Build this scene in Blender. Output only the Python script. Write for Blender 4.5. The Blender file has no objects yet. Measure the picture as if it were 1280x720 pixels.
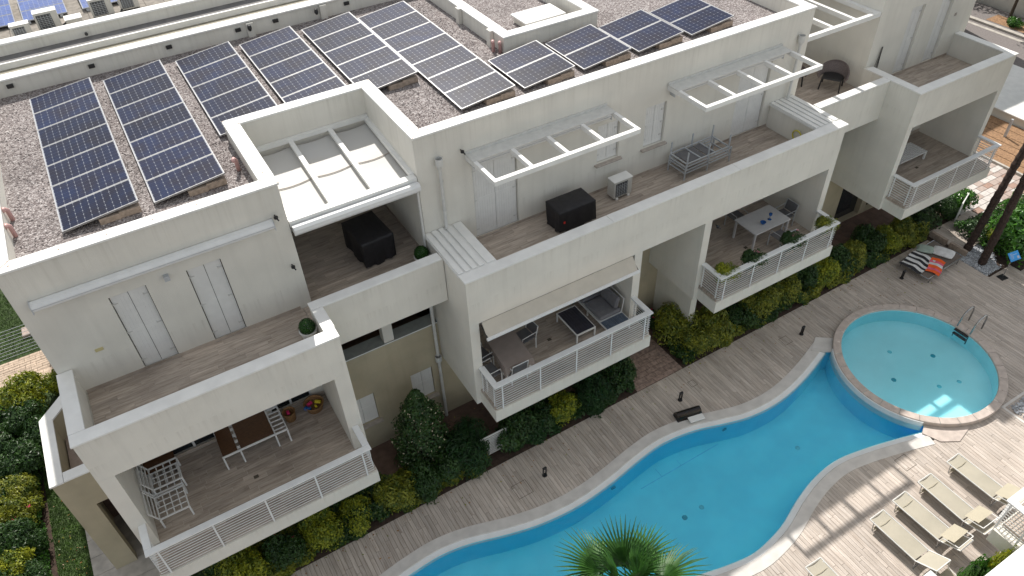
import bpy, math, random
from mathutils import Vector, Matrix, geometry
random.seed(7)
S = bpy.context.scene
COL = S.collection
PI = math.pi
rad = math.radians

# ------------------------------------------------------------------ camera, sky, sun
H = 19.55
Rm = [[0.856836230184033, -0.5145355958848384, -0.03293622946618356],
      [-0.36782006276569806, -0.5652519427458589, -0.7383756785330013],
      [0.36130330204836614, 0.6447816388433113, -0.6735848589001097]]
cam = bpy.data.cameras.new("camera"); co = bpy.data.objects.new("camera", cam); COL.objects.link(co)
r_, d_, f_ = Vector(Rm[0]), Vector(Rm[1]), Vector(Rm[2])
Mx = Matrix((r_, -d_, -f_)).transposed().to_4x4(); Mx.translation = (0, 0, H)
co.matrix_world = Mx
cam.sensor_width = 36; cam.lens = 938.537 / 1280 * 36; cam.clip_end = 500; cam.clip_start = .1
S.camera = co

SUNV = Vector((.215, .885, 1)).normalized()
el = math.asin(SUNV.z); az = math.atan2(SUNV.x, SUNV.y)
W = bpy.data.worlds.new("World"); S.world = W; W.use_nodes = True
nt = W.node_tree; nt.nodes.clear()
out = nt.nodes.new("ShaderNodeOutputWorld"); bg = nt.nodes.new("ShaderNodeBackground")
sky = nt.nodes.new("ShaderNodeTexSky"); sky.sky_type = 'NISHITA'; sky.sun_disc = False
sky.sun_elevation = el; sky.sun_rotation = az; sky.dust_density = 1.5; sky.ozone_density = 1.0
bg.inputs['Strength'].default_value = .13
tcw = nt.nodes.new("ShaderNodeTexCoord"); sep = nt.nodes.new("ShaderNodeSeparateXYZ"); nt.links.new(tcw.outputs['Generated'], sep.inputs[0])
mxz = nt.nodes.new("ShaderNodeMath"); mxz.operation = 'MAXIMUM'; mxz.inputs[1].default_value = .06; nt.links.new(sep.outputs[2], mxz.inputs[0])
dvx = nt.nodes.new("ShaderNodeMath"); dvx.operation = 'DIVIDE'; nt.links.new(sep.outputs[0], dvx.inputs[0]); nt.links.new(mxz.outputs[0], dvx.inputs[1])
dvy = nt.nodes.new("ShaderNodeMath"); dvy.operation = 'DIVIDE'; nt.links.new(sep.outputs[1], dvy.inputs[0]); nt.links.new(mxz.outputs[0], dvy.inputs[1])
cmb = nt.nodes.new("ShaderNodeCombineXYZ"); nt.links.new(dvx.outputs[0], cmb.inputs[0]); nt.links.new(dvy.outputs[0], cmb.inputs[1])
cn = nt.nodes.new("ShaderNodeTexNoise"); cn.inputs['Scale'].default_value = 1.3; cn.inputs['Detail'].default_value = 9; cn.inputs['Roughness'].default_value = .58; nt.links.new(cmb.outputs[0], cn.inputs[0])
cr = nt.nodes.new("ShaderNodeMapRange"); cr.interpolation_type = 'SMOOTHSTEP'; cr.inputs[1].default_value = .41; cr.inputs[2].default_value = .57; nt.links.new(cn.outputs['Fac'], cr.inputs[0])
cmx = nt.nodes.new("ShaderNodeMix"); cmx.data_type = 'RGBA'; nt.links.new(cr.outputs[0], cmx.inputs[0]); nt.links.new(sky.outputs[0], cmx.inputs[6]); cmx.inputs[7].default_value = (6.6, 6.45, 5.9, 1)
nt.links.new(cmx.outputs[2], bg.inputs[0]); nt.links.new(bg.outputs[0], out.inputs[0])
sun = bpy.data.lights.new("sun", 'SUN'); sun.energy = 5.0; sun.angle = rad(.6); sun.color = (1, .95, .88)
so = bpy.data.objects.new("sun", sun); COL.objects.link(so); so.location = (10, 30, 40)
so.rotation_euler = SUNV.to_track_quat('Z', 'Y').to_euler()
S.view_settings.view_transform = 'Standard'; S.view_settings.look = 'None'
S.view_settings.exposure = 0.12; S.view_settings.gamma = 1
try: S.cycles.transparent_max_bounces = 16
except Exception: pass

# ------------------------------------------------------------------ materials
def mat(name, col, rough=.6, metal=0., var=.12, scale=6., bump=.0, bscale=40., spec=.5, col2=None, island=0., streak=False, stain=None, stretch=None, objrand=0., drips=()):
    m = bpy.data.materials.new(name); m.use_nodes = True
    n = m.node_tree.nodes; l = m.node_tree.links
    b = n['Principled BSDF']; b.inputs['Roughness'].default_value = rough; b.inputs['Metallic'].default_value = metal
    b.inputs['Specular IOR Level'].default_value = spec
    tc = n.new('ShaderNodeNewGeometry')
    mp = n.new('ShaderNodeMapping'); l.new(tc.outputs['Position'], mp.inputs[0])
    if stretch: mp.inputs['Scale'].default_value = stretch
    nz = n.new('ShaderNodeTexNoise'); nz.inputs['Scale'].default_value = scale; nz.inputs['Detail'].default_value = 6
    l.new(mp.outputs[0], nz.inputs[0])
    mx = n.new('ShaderNodeMix'); mx.data_type = 'RGBA'
    c2 = col2 or tuple(c * (1 - var) for c in col)
    mx.inputs[6].default_value = (*[min(1, c * (1 + var * .5)) for c in col], 1); mx.inputs[7].default_value = (*c2, 1)
    rp = n.new('ShaderNodeMapRange'); rp.inputs[1].default_value = .35; rp.inputs[2].default_value = .65
    l.new(nz.outputs['Fac'], rp.inputs[0]); l.new(rp.outputs[0], mx.inputs[0])
    cur = mx.outputs[2]
    if streak:
        mp2 = n.new('ShaderNodeMapping'); mp2.inputs['Scale'].default_value = (5, 5, .35); l.new(tc.outputs['Position'], mp2.inputs[0])
        n2 = n.new('ShaderNodeTexNoise'); n2.inputs['Scale'].default_value = .9; n2.inputs['Detail'].default_value = 5; l.new(mp2.outputs[0], n2.inputs[0])
        r2 = n.new('ShaderNodeMapRange'); r2.inputs[1].default_value = .52; r2.inputs[2].default_value = .8; r2.inputs[4].default_value = .32
        l.new(n2.outputs['Fac'], r2.inputs[0])
        m2 = n.new('ShaderNodeMix'); m2.data_type = 'RGBA'; l.new(r2.outputs[0], m2.inputs[0]); l.new(cur, m2.inputs[6])
        m2.inputs[7].default_value = (*(stain or tuple(c * .72 for c in col)), 1); cur = m2.outputs[2]
    if island:
        hs = n.new('ShaderNodeHueSaturation'); mr = n.new('ShaderNodeMapRange')
        mr.inputs[3].default_value = 1 - island; mr.inputs[4].default_value = 1 + island
        l.new(tc.outputs['Random Per Island'], mr.inputs[0]); l.new(mr.outputs[0], hs.inputs['Value']); l.new(cur, hs.inputs['Color']); cur = hs.outputs[0]
    if objrand:
        oi = n.new('ShaderNodeObjectInfo'); ho = n.new('ShaderNodeHueSaturation'); mo = n.new('ShaderNodeMapRange'); mo.inputs[3].default_value = 1 - objrand; mo.inputs[4].default_value = 1 + objrand
        l.new(oi.outputs['Random'], mo.inputs[0]); l.new(mo.outputs[0], ho.inputs['Value']); l.new(cur, ho.inputs['Color']); cur = ho.outputs[0]
    if drips:
        sz = n.new('ShaderNodeSeparateXYZ'); l.new(tc.outputs['Position'], sz.inputs[0]); tot = None
        for (zt_, ln) in drips:   # rain streaks running down from below a coping
            m1 = n.new('ShaderNodeMapRange'); m1.inputs[1].default_value = zt_ - ln; m1.inputs[2].default_value = zt_; m1.inputs[4].default_value = 1; l.new(sz.outputs[2], m1.inputs[0])
            m2_ = n.new('ShaderNodeMath'); m2_.operation = 'LESS_THAN'; m2_.inputs[1].default_value = zt_ + .01; l.new(sz.outputs[2], m2_.inputs[0])
            m3 = n.new('ShaderNodeMath'); m3.operation = 'MULTIPLY'; l.new(m1.outputs[0], m3.inputs[0]); l.new(m2_.outputs[0], m3.inputs[1])
            if tot is None: tot = m3.outputs[0]
            else:
                m4 = n.new('ShaderNodeMath'); m4.operation = 'MAXIMUM'; l.new(tot, m4.inputs[0]); l.new(m3.outputs[0], m4.inputs[1]); tot = m4.outputs[0]
        mpd = n.new('ShaderNodeMapping'); mpd.inputs['Scale'].default_value = (9, 9, .25); l.new(tc.outputs['Position'], mpd.inputs[0])
        nd = n.new('ShaderNodeTexNoise'); nd.inputs['Scale'].default_value = 1.3; nd.inputs['Detail'].default_value = 7; nd.inputs['Roughness'].default_value = .7; l.new(mpd.outputs[0], nd.inputs[0])
        rd = n.new('ShaderNodeMapRange'); rd.inputs[1].default_value = .50; rd.inputs[2].default_value = .74; rd.inputs[4].default_value = .34; l.new(nd.outputs['Fac'], rd.inputs[0])
        md = n.new('ShaderNodeMath'); md.operation = 'MULTIPLY'; l.new(rd.outputs[0], md.inputs[0]); l.new(tot, md.inputs[1])
        mm = n.new('ShaderNodeMix'); mm.data_type = 'RGBA'; l.new(md.outputs[0], mm.inputs[0]); l.new(cur, mm.inputs[6]); mm.inputs[7].default_value = (.36, .33, .27, 1); cur = mm.outputs[2]
    l.new(cur, b.inputs['Base Color'])
    if bump:
        nb = n.new('ShaderNodeTexNoise'); nb.inputs['Scale'].default_value = bscale; nb.inputs['Detail'].default_value = 4; l.new(mp.outputs[0], nb.inputs[0])
        bp = n.new('ShaderNodeBump'); bp.inputs['Strength'].default_value = bump; bp.inputs['Distance'].default_value = .01
        l.new(nb.outputs['Fac'], bp.inputs['Height']); l.new(bp.outputs[0], b.inputs['Normal'])
    return m

M = {}
M['stucco'] = mat('stucco', (.72, .70, .64), .85, var=.06, scale=1.1, bump=.5, bscale=55, streak=True, stain=(.56, .54, .49), drips=((10.2, .9), (7.32, .55), (3.15, .3), (6.52, -.001 + .35)))
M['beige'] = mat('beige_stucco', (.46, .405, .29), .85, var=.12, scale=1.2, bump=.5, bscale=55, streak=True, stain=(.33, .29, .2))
M['coping'] = mat('coping_paint', (.78, .78, .76), .5, var=.07, scale=2.5, bump=.2, bscale=30, streak=False)
M['rust'] = mat('rust_joint', (.36, .2, .1), .8, var=.3, scale=30)
M['white'] = mat('white_metal', (.74, .75, .75), .35, var=.05, scale=4)
M['shutter'] = mat('shutter_paint', (.76, .76, .745), .45, var=.04, scale=5)
M['gap'] = mat('dark_gap', (.10, .085, .065), .8)
M['sill'] = mat('sill_stone', (.42, .37, .33), .7, var=.15, scale=10)
M['blackcloth'] = mat('black_cover', (.016, .015, .018), .62, var=.3, scale=8, bump=.5, bscale=14)
M['darkmetal'] = mat('dark_metal', (.03, .03, .032), .4, metal=.3)
M['steel'] = mat('steel', (.42, .43, .44), .25, metal=.85)
M['silver'] = mat('silver_paint', (.50, .53, .56), .4, metal=.2)
M['pipe'] = mat('pipe_pvc', (.62, .62, .60), .4, var=.08)
M['awning'] = mat('awning_fabric', (.55, .51, .44), .85, var=.06, scale=3, bump=.2)
M['canopy'] = mat('canopy_fabric', (.50, .495, .48), .6, var=.06, scale=.9, bump=.2, bscale=8, col2=(.50, .485, .455))
M['lounger'] = mat('lounger_mesh', (.40, .37, .30), .75, var=.05, scale=3)
M['shade'] = mat('lounger_shade', (.42, .38, .29), .75, var=.05, scale=3)
M['wood'] = mat('brown_wood', (.10, .045, .018), .5, var=.4, scale=8, stretch=(2, 14, 2))
M['wicker'] = mat('wicker', (.36, .20, .085), .7, var=.4, scale=40, bump=.8, bscale=90)
M['greywicker'] = mat('grey_wicker', (.16, .13, .125), .7, var=.35, scale=35, bump=.8, bscale=80)
M['cushion'] = mat('grey_cushion', (.17, .17, .185), .85, var=.12, scale=8, bump=.3)
M['darkslat'] = mat('dark_tabletop', (.035, .035, .05), .5, var=.2)
M['bluegreyslat'] = mat('blue_grey_slats', (.09, .12, .17), .5, var=.2)
M['cloth'] = mat('tablecloth', (.30, .25, .225), .85, var=.06, scale=5, bump=.25)
M['greymesh'] = mat('grey_mesh', (.13, .13, .14), .6)
M['tabletop'] = mat('pale_tabletop', (.50, .50, .51), .35, var=.06)
M['blue'] = mat('blue_glass', (.01, .09, .32), .12)
M['red'] = mat('red_paint', (.6, .03, .02), .5)
M['pink'] = mat('pink_cloth', (.75, .13, .22), .85, var=.1)
M['orange'] = mat('orange_cloth', (.85, .12, .02), .85, var=.1)
M['black'] = mat('black_cloth', (.02, .02, .025), .85)
M['whitecloth'] = mat('white_cloth', (.70, .70, .70), .9, bump=.4, bscale=12)
M['palegreen'] = mat('pale_green_cloth', (.33, .40, .35), .9, bump=.4, bscale=12)
M['brownmesh'] = mat('brown_mesh', (.16, .13, .11), .8)
M['yellowhose'] = mat('yellow_hose', (.55, .5, .03), .4)
M['signblue'] = mat('sign_blue', (.02, .30, .72), .4)
M['signtext'] = mat('sign_print', (.45, .5, .62), .6)
M['paver'] = mat('roof_paver', (.26, .235, .205), .9, var=.25, scale=6, island=.14, bump=.4)
M['asphalt'] = mat('asphalt', (.20, .18, .175), .9, var=.15, scale=12, bump=.5, bscale=120)
M['concrete'] = mat('concrete', (.45, .42, .38), .85, var=.18, scale=4, bump=.4)
M['block'] = mat('concrete_block', (.36, .29, .235), .9, var=.25, scale=12, bump=.5)
M['patio'] = mat('patio_tile', (.15, .095, .075), .75, var=.2, scale=5, island=.12)
M['stonepath'] = mat('pink_stone', (.33, .24, .20), .85, var=.35, scale=9, bump=.7, bscale=25, island=.1)
M['garden_path'] = mat('garden_path', (.56, .44, .34), .9, var=.22, scale=7, island=.10, bump=.4)
M['soil'] = mat('soil', (.055, .035, .025), .95, var=.4, scale=9, bump=1, bscale=30)
M['grass'] = mat('grass_blades', (.09, .17, .028), .7, var=.45, scale=3, island=.3)
M['lawnbase'] = mat('lawn_base', (.04, .07, .018), .95, var=.4, scale=5)
M['brownstrip'] = mat('brown_gravel', (.32, .19, .105), .95, var=.35, scale=14, bump=.9, bscale=70, island=.1)
M['cobble'] = mat('block_paving', (.42, .34, .30), .9, var=.12, scale=8, bump=.4)
M['cobble2'] = mat('block_paving_pale', (.58, .54, .51), .9, var=.12, scale=8, bump=.4)
M['cobble3'] = mat('block_paving_rose', (.36, .24, .19), .9, var=.12, scale=8, bump=.4)
M['pebble'] = mat('white_pebble', (.42, .44, .47), .6, var=.2, scale=10, island=.45)
M['poolstone'] = mat('pool_coping_stone', (.60, .575, .545), .75, var=.10, scale=3, bump=.3, bscale=60)
M['poollip'] = mat('pool_lip', (.72, .74, .75), .6, var=.05, scale=3)
M['rimstone'] = mat('round_rim_stone', (.50, .43, .385), .75, var=.15, scale=5, bump=.3, bscale=50)
M['pooldot'] = mat('pool_fitting', (.03, .34, .44), .5)
M['trunk'] = mat('palm_trunk', (.055, .035, .028), .95, var=.5, scale=14, bump=1, bscale=40)
M['bark'] = mat('stem_bark', (.07, .05, .035), .95, var=.4, scale=14)
M['olivemetal'] = mat('flashing', (.24, .22, .165), .6, var=.15, scale=4)
M['greyroof'] = mat('grey_membrane', (.17, .165, .165), .8, var=.2, scale=4)
M['glass'] = mat('window_glass', (.02, .025, .03), .06, spec=.8)
M['acgrille'] = mat('ac_grille', (.05, .055, .06), .5)
M['acbody'] = mat('ac_body', (.55, .54, .50), .5, var=.08)
M['yellowtoy'] = mat('yellow_toy', (.75, .6, .03), .5)
M['magenta'] = mat('magenta_petal', (.7, .03, .16), .6)
M['pinkpetal'] = mat('pink_petal', (.85, .35, .45), .6)
M['petal'] = mat('cream_blossom', (.65, .58, .42), .7)
M['pvc_pink'] = mat('pink_cap', (.62, .38, .36), .4)

def plankmat(name, cols, stretch, rough=.6, isl=.14, dark=(.2, .15, .12), grain=1.0):
    m = bpy.data.materials.new(name); m.use_nodes = True
    n = m.node_tree.nodes; l = m.node_tree.links; b = n['Principled BSDF']; b.inputs['Roughness'].default_value = rough
    g = n.new('ShaderNodeNewGeometry'); mp = n.new('ShaderNodeMapping'); mp.inputs['Scale'].default_value = stretch
    # offset each plank's grain
    ad = n.new('ShaderNodeVectorMath'); ad.operation = 'SCALE'; 
    cv = n.new('ShaderNodeCombineXYZ'); l.new(g.outputs['Random Per Island'], cv.inputs[0]); l.new(g.outputs['Random Per Island'], cv.inputs[1]); l.new(g.outputs['Random Per Island'], cv.inputs[2])
    l.new(cv.outputs[0], ad.inputs[0]); ad.inputs['Scale'].default_value = 37
    a2 = n.new('ShaderNodeVectorMath'); l.new(g.outputs['Position'], a2.inputs[0]); l.new(ad.outputs[0], a2.inputs[1])
    l.new(a2.outputs[0], mp.inputs[0])
    nz = n.new('ShaderNodeTexNoise'); nz.inputs['Scale'].default_value = 1.4; nz.inputs['Detail'].default_value = 8; nz.inputs['Roughness'].default_value = .65; nz.inputs['Distortion'].default_value = .4
    l.new(mp.outputs[0], nz.inputs[0])
    cr = n.new('ShaderNodeValToRGB'); e = cr.color_ramp.elements
    e[0].position = .3; e[0].color = (*cols[0], 1); e[1].position = .72; e[1].color = (*cols[2], 1)
    x = e.new(.5); x.color = (*cols[1], 1)
    l.new(nz.outputs['Fac'], cr.inputs[0])
    # large weathering patches
    n3 = n.new('ShaderNodeTexNoise'); n3.inputs['Scale'].default_value = .45; n3.inputs['Detail'].default_value = 5; l.new(g.outputs['Position'], n3.inputs[0])
    hs = n.new('ShaderNodeHueSaturation'); ma = n.new('ShaderNodeMapRange'); ma.inputs[3].default_value = 1 - isl; ma.inputs[4].default_value = 1 + isl
    l.new(g.outputs['Random Per Island'], ma.inputs[0])
    mb = n.new('ShaderNodeMapRange'); mb.inputs[1].default_value = .3; mb.inputs[2].default_value = .7; mb.inputs[3].default_value = .80; mb.inputs[4].default_value = 1.12; l.new(n3.outputs['Fac'], mb.inputs[0])
    mu = n.new('ShaderNodeMath'); mu.operation = 'MULTIPLY'; l.new(ma.outputs[0], mu.inputs[0]); l.new(mb.outputs[0], mu.inputs[1])
    l.new(mu.outputs[0], hs.inputs['Value']); l.new(cr.outputs[0], hs.inputs['Color']); l.new(hs.outputs[0], b.inputs['Base Color'])
    bp = n.new('ShaderNodeBump'); bp.inputs['Strength'].default_value = .35; bp.inputs['Distance'].default_value = .006; l.new(nz.outputs['Fac'], bp.inputs['Height']); l.new(bp.outputs[0], b.inputs['Normal'])
    return m
M['deck'] = plankmat('deck_plank', [(.345, .29, .245), (.475, .415, .365), (.585, .525, .475)], (12, 1.0, 1), .7, .12)
M['tfloor'] = plankmat('terrace_plank', [(.27, .22, .18), (.43, .365, .31), (.55, .48, .42)], (1.2, 11, 1), .55, .13)

def gravelmat():
    m = bpy.data.materials.new('roof_gravel'); m.use_nodes = True
    n = m.node_tree.nodes; l = m.node_tree.links; b = n['Principled BSDF']; b.inputs['Roughness'].default_value = .95
    g = n.new('ShaderNodeNewGeometry'); v = n.new('ShaderNodeTexVoronoi'); v.inputs['Scale'].default_value = 31; v.inputs['Randomness'].default_value = 1
    l.new(g.outputs['Position'], v.inputs['Vector'])
    sp = n.new('ShaderNodeSeparateColor'); l.new(v.outputs['Color'], sp.inputs[0])
    cr = n.new('ShaderNodeValToRGB'); e = cr.color_ramp.elements; e[0].position = 0; e[0].color = (.10, .08, .08, 1); e[1].position = 1; e[1].color = (.52, .49, .48, 1)
    x = e.new(.35); x.color = (.22, .19, .185, 1); x = e.new(.7); x.color = (.31, .28, .275, 1)
    l.new(sp.outputs[0], cr.inputs[0])
    nz = n.new('ShaderNodeTexNoise'); nz.inputs['Scale'].default_value = 1.1; nz.inputs['Detail'].default_value = 6; l.new(g.outputs['Position'], nz.inputs[0])
    hs = n.new('ShaderNodeHueSaturation'); mr = n.new('ShaderNodeMapRange'); mr.inputs[1].default_value = .3; mr.inputs[2].default_value = .7; mr.inputs[3].default_value = .82; mr.inputs[4].default_value = 1.12
    l.new(nz.outputs['Fac'], mr.inputs[0]); l.new(mr.outputs[0], hs.inputs['Value']); l.new(cr.outputs[0], hs.inputs['Color']); l.new(hs.outputs[0], b.inputs['Base Color'])
    bp = n.new('ShaderNodeBump'); bp.inputs['Strength'].default_value = 1; bp.inputs['Distance'].default_value = .03; bp.invert = True
    l.new(v.outputs['Distance'], bp.inputs['Height']); l.new(bp.outputs[0], b.inputs['Normal'])
    return m
M['gravel'] = gravelmat()

def leafmat(name, c1, c2, rough=.45, transl=.25):
    m = bpy.data.materials.new(name); m.use_nodes = True
    n = m.node_tree.nodes; l = m.node_tree.links; b = n['Principled BSDF']; b.inputs['Roughness'].default_value = rough
    g = n.new('ShaderNodeNewGeometry'); nz = n.new('ShaderNodeTexNoise'); nz.inputs['Scale'].default_value = 3.5; nz.inputs['Detail'].default_value = 3; l.new(g.outputs['Position'], nz.inputs[0])
    ad = n.new('ShaderNodeMath'); ad.operation = 'MULTIPLY_ADD'; l.new(g.outputs['Random Per Island'], ad.inputs[0]); ad.inputs[1].default_value = .7
    mr = n.new('ShaderNodeMapRange'); mr.inputs[1].default_value = .35; mr.inputs[2].default_value = .65; mr.inputs[3].default_value = -.2; mr.inputs[4].default_value = .5; l.new(nz.outputs['Fac'], mr.inputs[0]); l.new(mr.outputs[0], ad.inputs[2])
    mx = n.new('ShaderNodeMix'); mx.data_type = 'RGBA'; mx.clamp_factor = True; l.new(ad.outputs[0], mx.inputs[0]); mx.inputs[6].default_value = (*c1, 1); mx.inputs[7].default_value = (*c2, 1)
    l.new(mx.outputs[2], b.inputs['Base Color'])
    tr = n.new('ShaderNodeBsdfTranslucent'); l.new(mx.outputs[2], tr.inputs[0]); ms = n.new('ShaderNodeMixShader'); ms.inputs[0].default_value = transl
    l.new(b.outputs[0], ms.inputs[1]); l.new(tr.outputs[0], ms.inputs[2]); l.new(ms.outputs[0], n['Material Output'].inputs[0])
    return m
M['leaf_dark'] = leafmat('leaf_dark', (.014, .045, .010), (.05, .115, .022))
M['leaf_olive'] = leafmat('leaf_olive', (.06, .105, .014), (.31, .32, .03))
M['leaf_yellow'] = leafmat('leaf_yellow', (.07, .13, .012), (.38, .40, .022))
M['leaf_glossy'] = leafmat('leaf_glossy', (.03, .10, .015), (.10, .26, .035), .25)
M['leaf_fern'] = leafmat('leaf_fern', (.010, .040, .010), (.028, .09, .02))
M['leaf_topiary'] = leafmat('leaf_topiary', (.010, .05, .008), (.04, .13, .02))
M['leaf_palm'] = leafmat('leaf_palm', (.014, .065, .010), (.05, .15, .018), .5, .2)
M['leaf_autumn'] = leafmat('leaf_autumn', (.20, .08, .02), (.4, .2, .04))

def watermats():
    def vol(m):
        n = m.node_tree.nodes; l = m.node_tree.links
        a = n.new('ShaderNodeVolumeAbsorption'); a.inputs['Color'].default_value = (.04, .89, 1.0, 1); a.inputs['Density'].default_value = .26
        l.new(a.outputs[0], n['Material Output'].inputs['Volume'])
    m = bpy.data.materials.new('pool_water'); m.use_nodes = True; n = m.node_tree.nodes; l = m.node_tree.links; n.remove(n['Principled BSDF'])
    t = n.new('ShaderNodeBsdfTransparent'); g = n.new('ShaderNodeBsdfGlossy'); g.inputs['Roughness'].default_value = .04
    f = n.new('ShaderNodeFresnel'); f.inputs['IOR'].default_value = 1.33; ms = n.new('ShaderNodeMixShader')
    ge = n.new('ShaderNodeNewGeometry'); nz = n.new('ShaderNodeTexNoise'); nz.inputs['Scale'].default_value = 2.2; nz.inputs['Detail'].default_value = 4; l.new(ge.outputs['Position'], nz.inputs[0])
    bp = n.new('ShaderNodeBump'); bp.inputs['Strength'].default_value = .6; bp.inputs['Distance'].default_value = .04; l.new(nz.outputs['Fac'], bp.inputs['Height']); l.new(bp.outputs[0], g.inputs['Normal']); l.new(bp.outputs[0], f.inputs['Normal'])
    l.new(f.outputs[0], ms.inputs[0]); l.new(t.outputs[0], ms.inputs[1]); l.new(g.outputs[0], ms.inputs[2]); l.new(ms.outputs[0], n['Material Output'].inputs[0]); vol(m)
    m2 = bpy.data.materials.new('pool_water_side'); m2.use_nodes = True; n = m2.node_tree.nodes; l = m2.node_tree.links; n.remove(n['Principled BSDF'])
    t = n.new('ShaderNodeBsdfTransparent'); l.new(t.outputs[0], n['Material Output'].inputs[0]); vol(m2)
    return m, m2
M['water'], M['waterside'] = watermats()
M['liner'] = mat('pool_liner', (.28, .89, 1.0), .6, var=.05, scale=1.5)
M['liner2'] = mat('round_pool_liner', (.52, .87, .92), .6, var=.04, scale=1.5)
M['panelblue'] = mat('solar_cell', (.008, .014, .042), .3, var=.5, scale=2, spec=.16, col2=(.014, .014, .028), objrand=.3)
M['panelback'] = mat('solar_backsheet', (.30, .32, .36), .3, var=.03)
M['oldpanel'] = mat('blue_solar_cell', (.04, .09, .30), .3, var=.25, scale=5)
M['alu'] = mat('panel_frame', (.50, .50, .50), .35, metal=.3)

# ------------------------------------------------------------------ mesh helper
class MB:
    def __init__(s): s.v = []; s.f = []; s.m = []; s.mi = 0
    def add(s, vs, fs, T=None):
        o = len(s.v)
        s.v += [tuple(T @ Vector(p)) for p in vs] if T is not None else [tuple(p) for p in vs]
        s.f += [tuple(i + o for i in f) for f in fs]; s.m += [s.mi] * len(fs); return s
    def box(s, x0, x1, y0, y1, z0, z1, T=None):
        if x0 > x1: x0, x1 = x1, x0
        if y0 > y1: y0, y1 = y1, y0
        if z0 > z1: z0, z1 = z1, z0
        return s.add([(x0, y0, z0), (x1, y0, z0), (x1, y1, z0), (x0, y1, z0), (x0, y0, z1), (x1, y0, z1), (x1, y1, z1), (x0, y1, z1)],
                     [(0, 3, 2, 1), (4, 5, 6, 7), (0, 1, 5, 4), (1, 2, 6, 5), (2, 3, 7, 6), (3, 0, 4, 7)], T)
    def rbox(s, x0, x1, y0, y1, z0, z1, b=.02, T=None):  # box with chamfered edges
        vs = []
        for (z, i) in ((z0, b), (z0 + b, 0), (z1 - b, 0), (z1, b)):
            c = [(x0 + i + b * (i == 0), y0 + i), (x1 - i - b * (i == 0), y0 + i), (x1 - i, y0 + i + b * (i == 0)), (x1 - i, y1 - i - b * (i == 0)),
                 (x1 - i - b * (i == 0), y1 - i), (x0 + i + b * (i == 0), y1 - i), (x0 + i, y1 - i - b * (i == 0)), (x0 + i, y0 + i + b * (i == 0))]
            vs += [(*p, z) for p in c]
        fs = [tuple(range(7, -1, -1)), tuple(range(24, 32))]
        for k in range(3):
            for i in range(8):
                j = (i + 1) % 8; fs.append((k * 8 + i, k * 8 + j, k * 8 + 8 + j, k * 8 + 8 + i))
        return s.add(vs, fs, T)
    def tube(s, pts, r, n=8, T=None, caps=True):
        pts = [Vector(p) for p in pts]; rs = r if isinstance(r, (list, tuple)) else [r] * len(pts)
        vs = []; 
        for i, p in enumerate(pts):
            a = pts[max(i - 1, 0)]; b = pts[min(i + 1, len(pts) - 1)]; d = (b - a)
            d = d.normalized() if d.length > 1e-9 else Vector((0, 0, 1))
            u = d.orthogonal().normalized() if i == 0 else (u - d * u.dot(d)).normalized()
            w = d.cross(u)
            for k in range(n):
                t = 2 * PI * k / n; vs.append(p + (u * math.cos(t) + w * math.sin(t)) * rs[i])
        fs = []
        for i in range(len(pts) - 1):
            for k in range(n):
                j = (k + 1) % n; fs.append((i * n + k, i * n + j, (i + 1) * n + j, (i + 1) * n + k))
        if caps: fs += [tuple(range(n - 1, -1, -1)), tuple(range((len(pts) - 1) * n, len(pts) * n))]
        return s.add(vs, fs, T)
    def bar(s, p, q, w, h=None, T=None, up=(0, 0, 1)):
        h = h or w; p = Vector(p); q = Vector(q); d = (q - p).normalized(); u = Vector(up)
        if abs(d.dot(u)) > .98: u = Vector((0, 1, 0))
        x = d.cross(u).normalized() * w / 2; z = x.cross(d).normalized() * h / 2
        vs = [p - x - z, p + x - z, p + x + z, p - x + z, q - x - z, q + x - z, q + x + z, q - x + z]
        return s.add(vs, [(0, 3, 2, 1), (4, 5, 6, 7), (0, 1, 5, 4), (1, 2, 6, 5), (2, 3, 7, 6), (3, 0, 4, 7)][::1], T)
    def lathe(s, prof, n=20, T=None, a0=0, a1=2 * PI, c=(0, 0)):
        full = abs(a1 - a0 - 2 * PI) < 1e-6; m = n if full else n + 1; vs = []
        for (r, z) in prof:
            for k in range(m):
                t = a0 + (a1 - a0) * k / n; vs.append((c[0] + r * math.cos(t), c[1] + r * math.sin(t), z))
        fs = []
        for i in range(len(prof) - 1):
            for k in range(n):
                j = (k + 1) % m if full else k + 1; fs.append((i * m + k, i * m + j, (i + 1) * m + j, (i + 1) * m + k))
        return s.add(vs, fs, T)
    def mesh(s, name, mats, smooth=False):
        me = bpy.data.meshes.new(name); me.from_pydata(s.v, [], s.f)
        for m in (mats if isinstance(mats, (list, tuple)) else [mats]): me.materials.append(M[m] if isinstance(m, str) else m)
        me.polygons.foreach_set('material_index', s.m)
        if smooth: me.polygons.foreach_set('use_smooth', [True] * len(s.f))
        me.update(); return me
    def obj(s, name, mats, parent=None, kind=None, smooth=False, label=None, cat=None, group=None, loc=None, rot=None):
        return link(s.mesh(name, mats, smooth), name, parent, kind, label, cat, group, loc, rot)
def link(me, name, parent=None, kind=None, label=None, cat=None, group=None, loc=None, rot=None):
    o = bpy.data.objects.new(name, me); COL.objects.link(o)
    if parent is not None: o.parent = parent
    if kind: o['kind'] = kind
    if label: o['label'] = label
    if cat: o['category'] = cat
    if group: o['group'] = group
    if loc is not None: o.location = loc
    if rot is not None: o.rotation_euler = rot
    return o
def thing(name, label, cat, loc=(0, 0, 0), rz=0, group=None):
    o = bpy.data.objects.new(name, None); COL.objects.link(o); o.location = loc; o.rotation_euler = (0, 0, rz)
    o.empty_display_size = .2; o['label'] = label; o['category'] = cat
    if group: o['group'] = group
    return o
def kids(o): return [c for c in COL.objects if c.parent == o]
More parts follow.
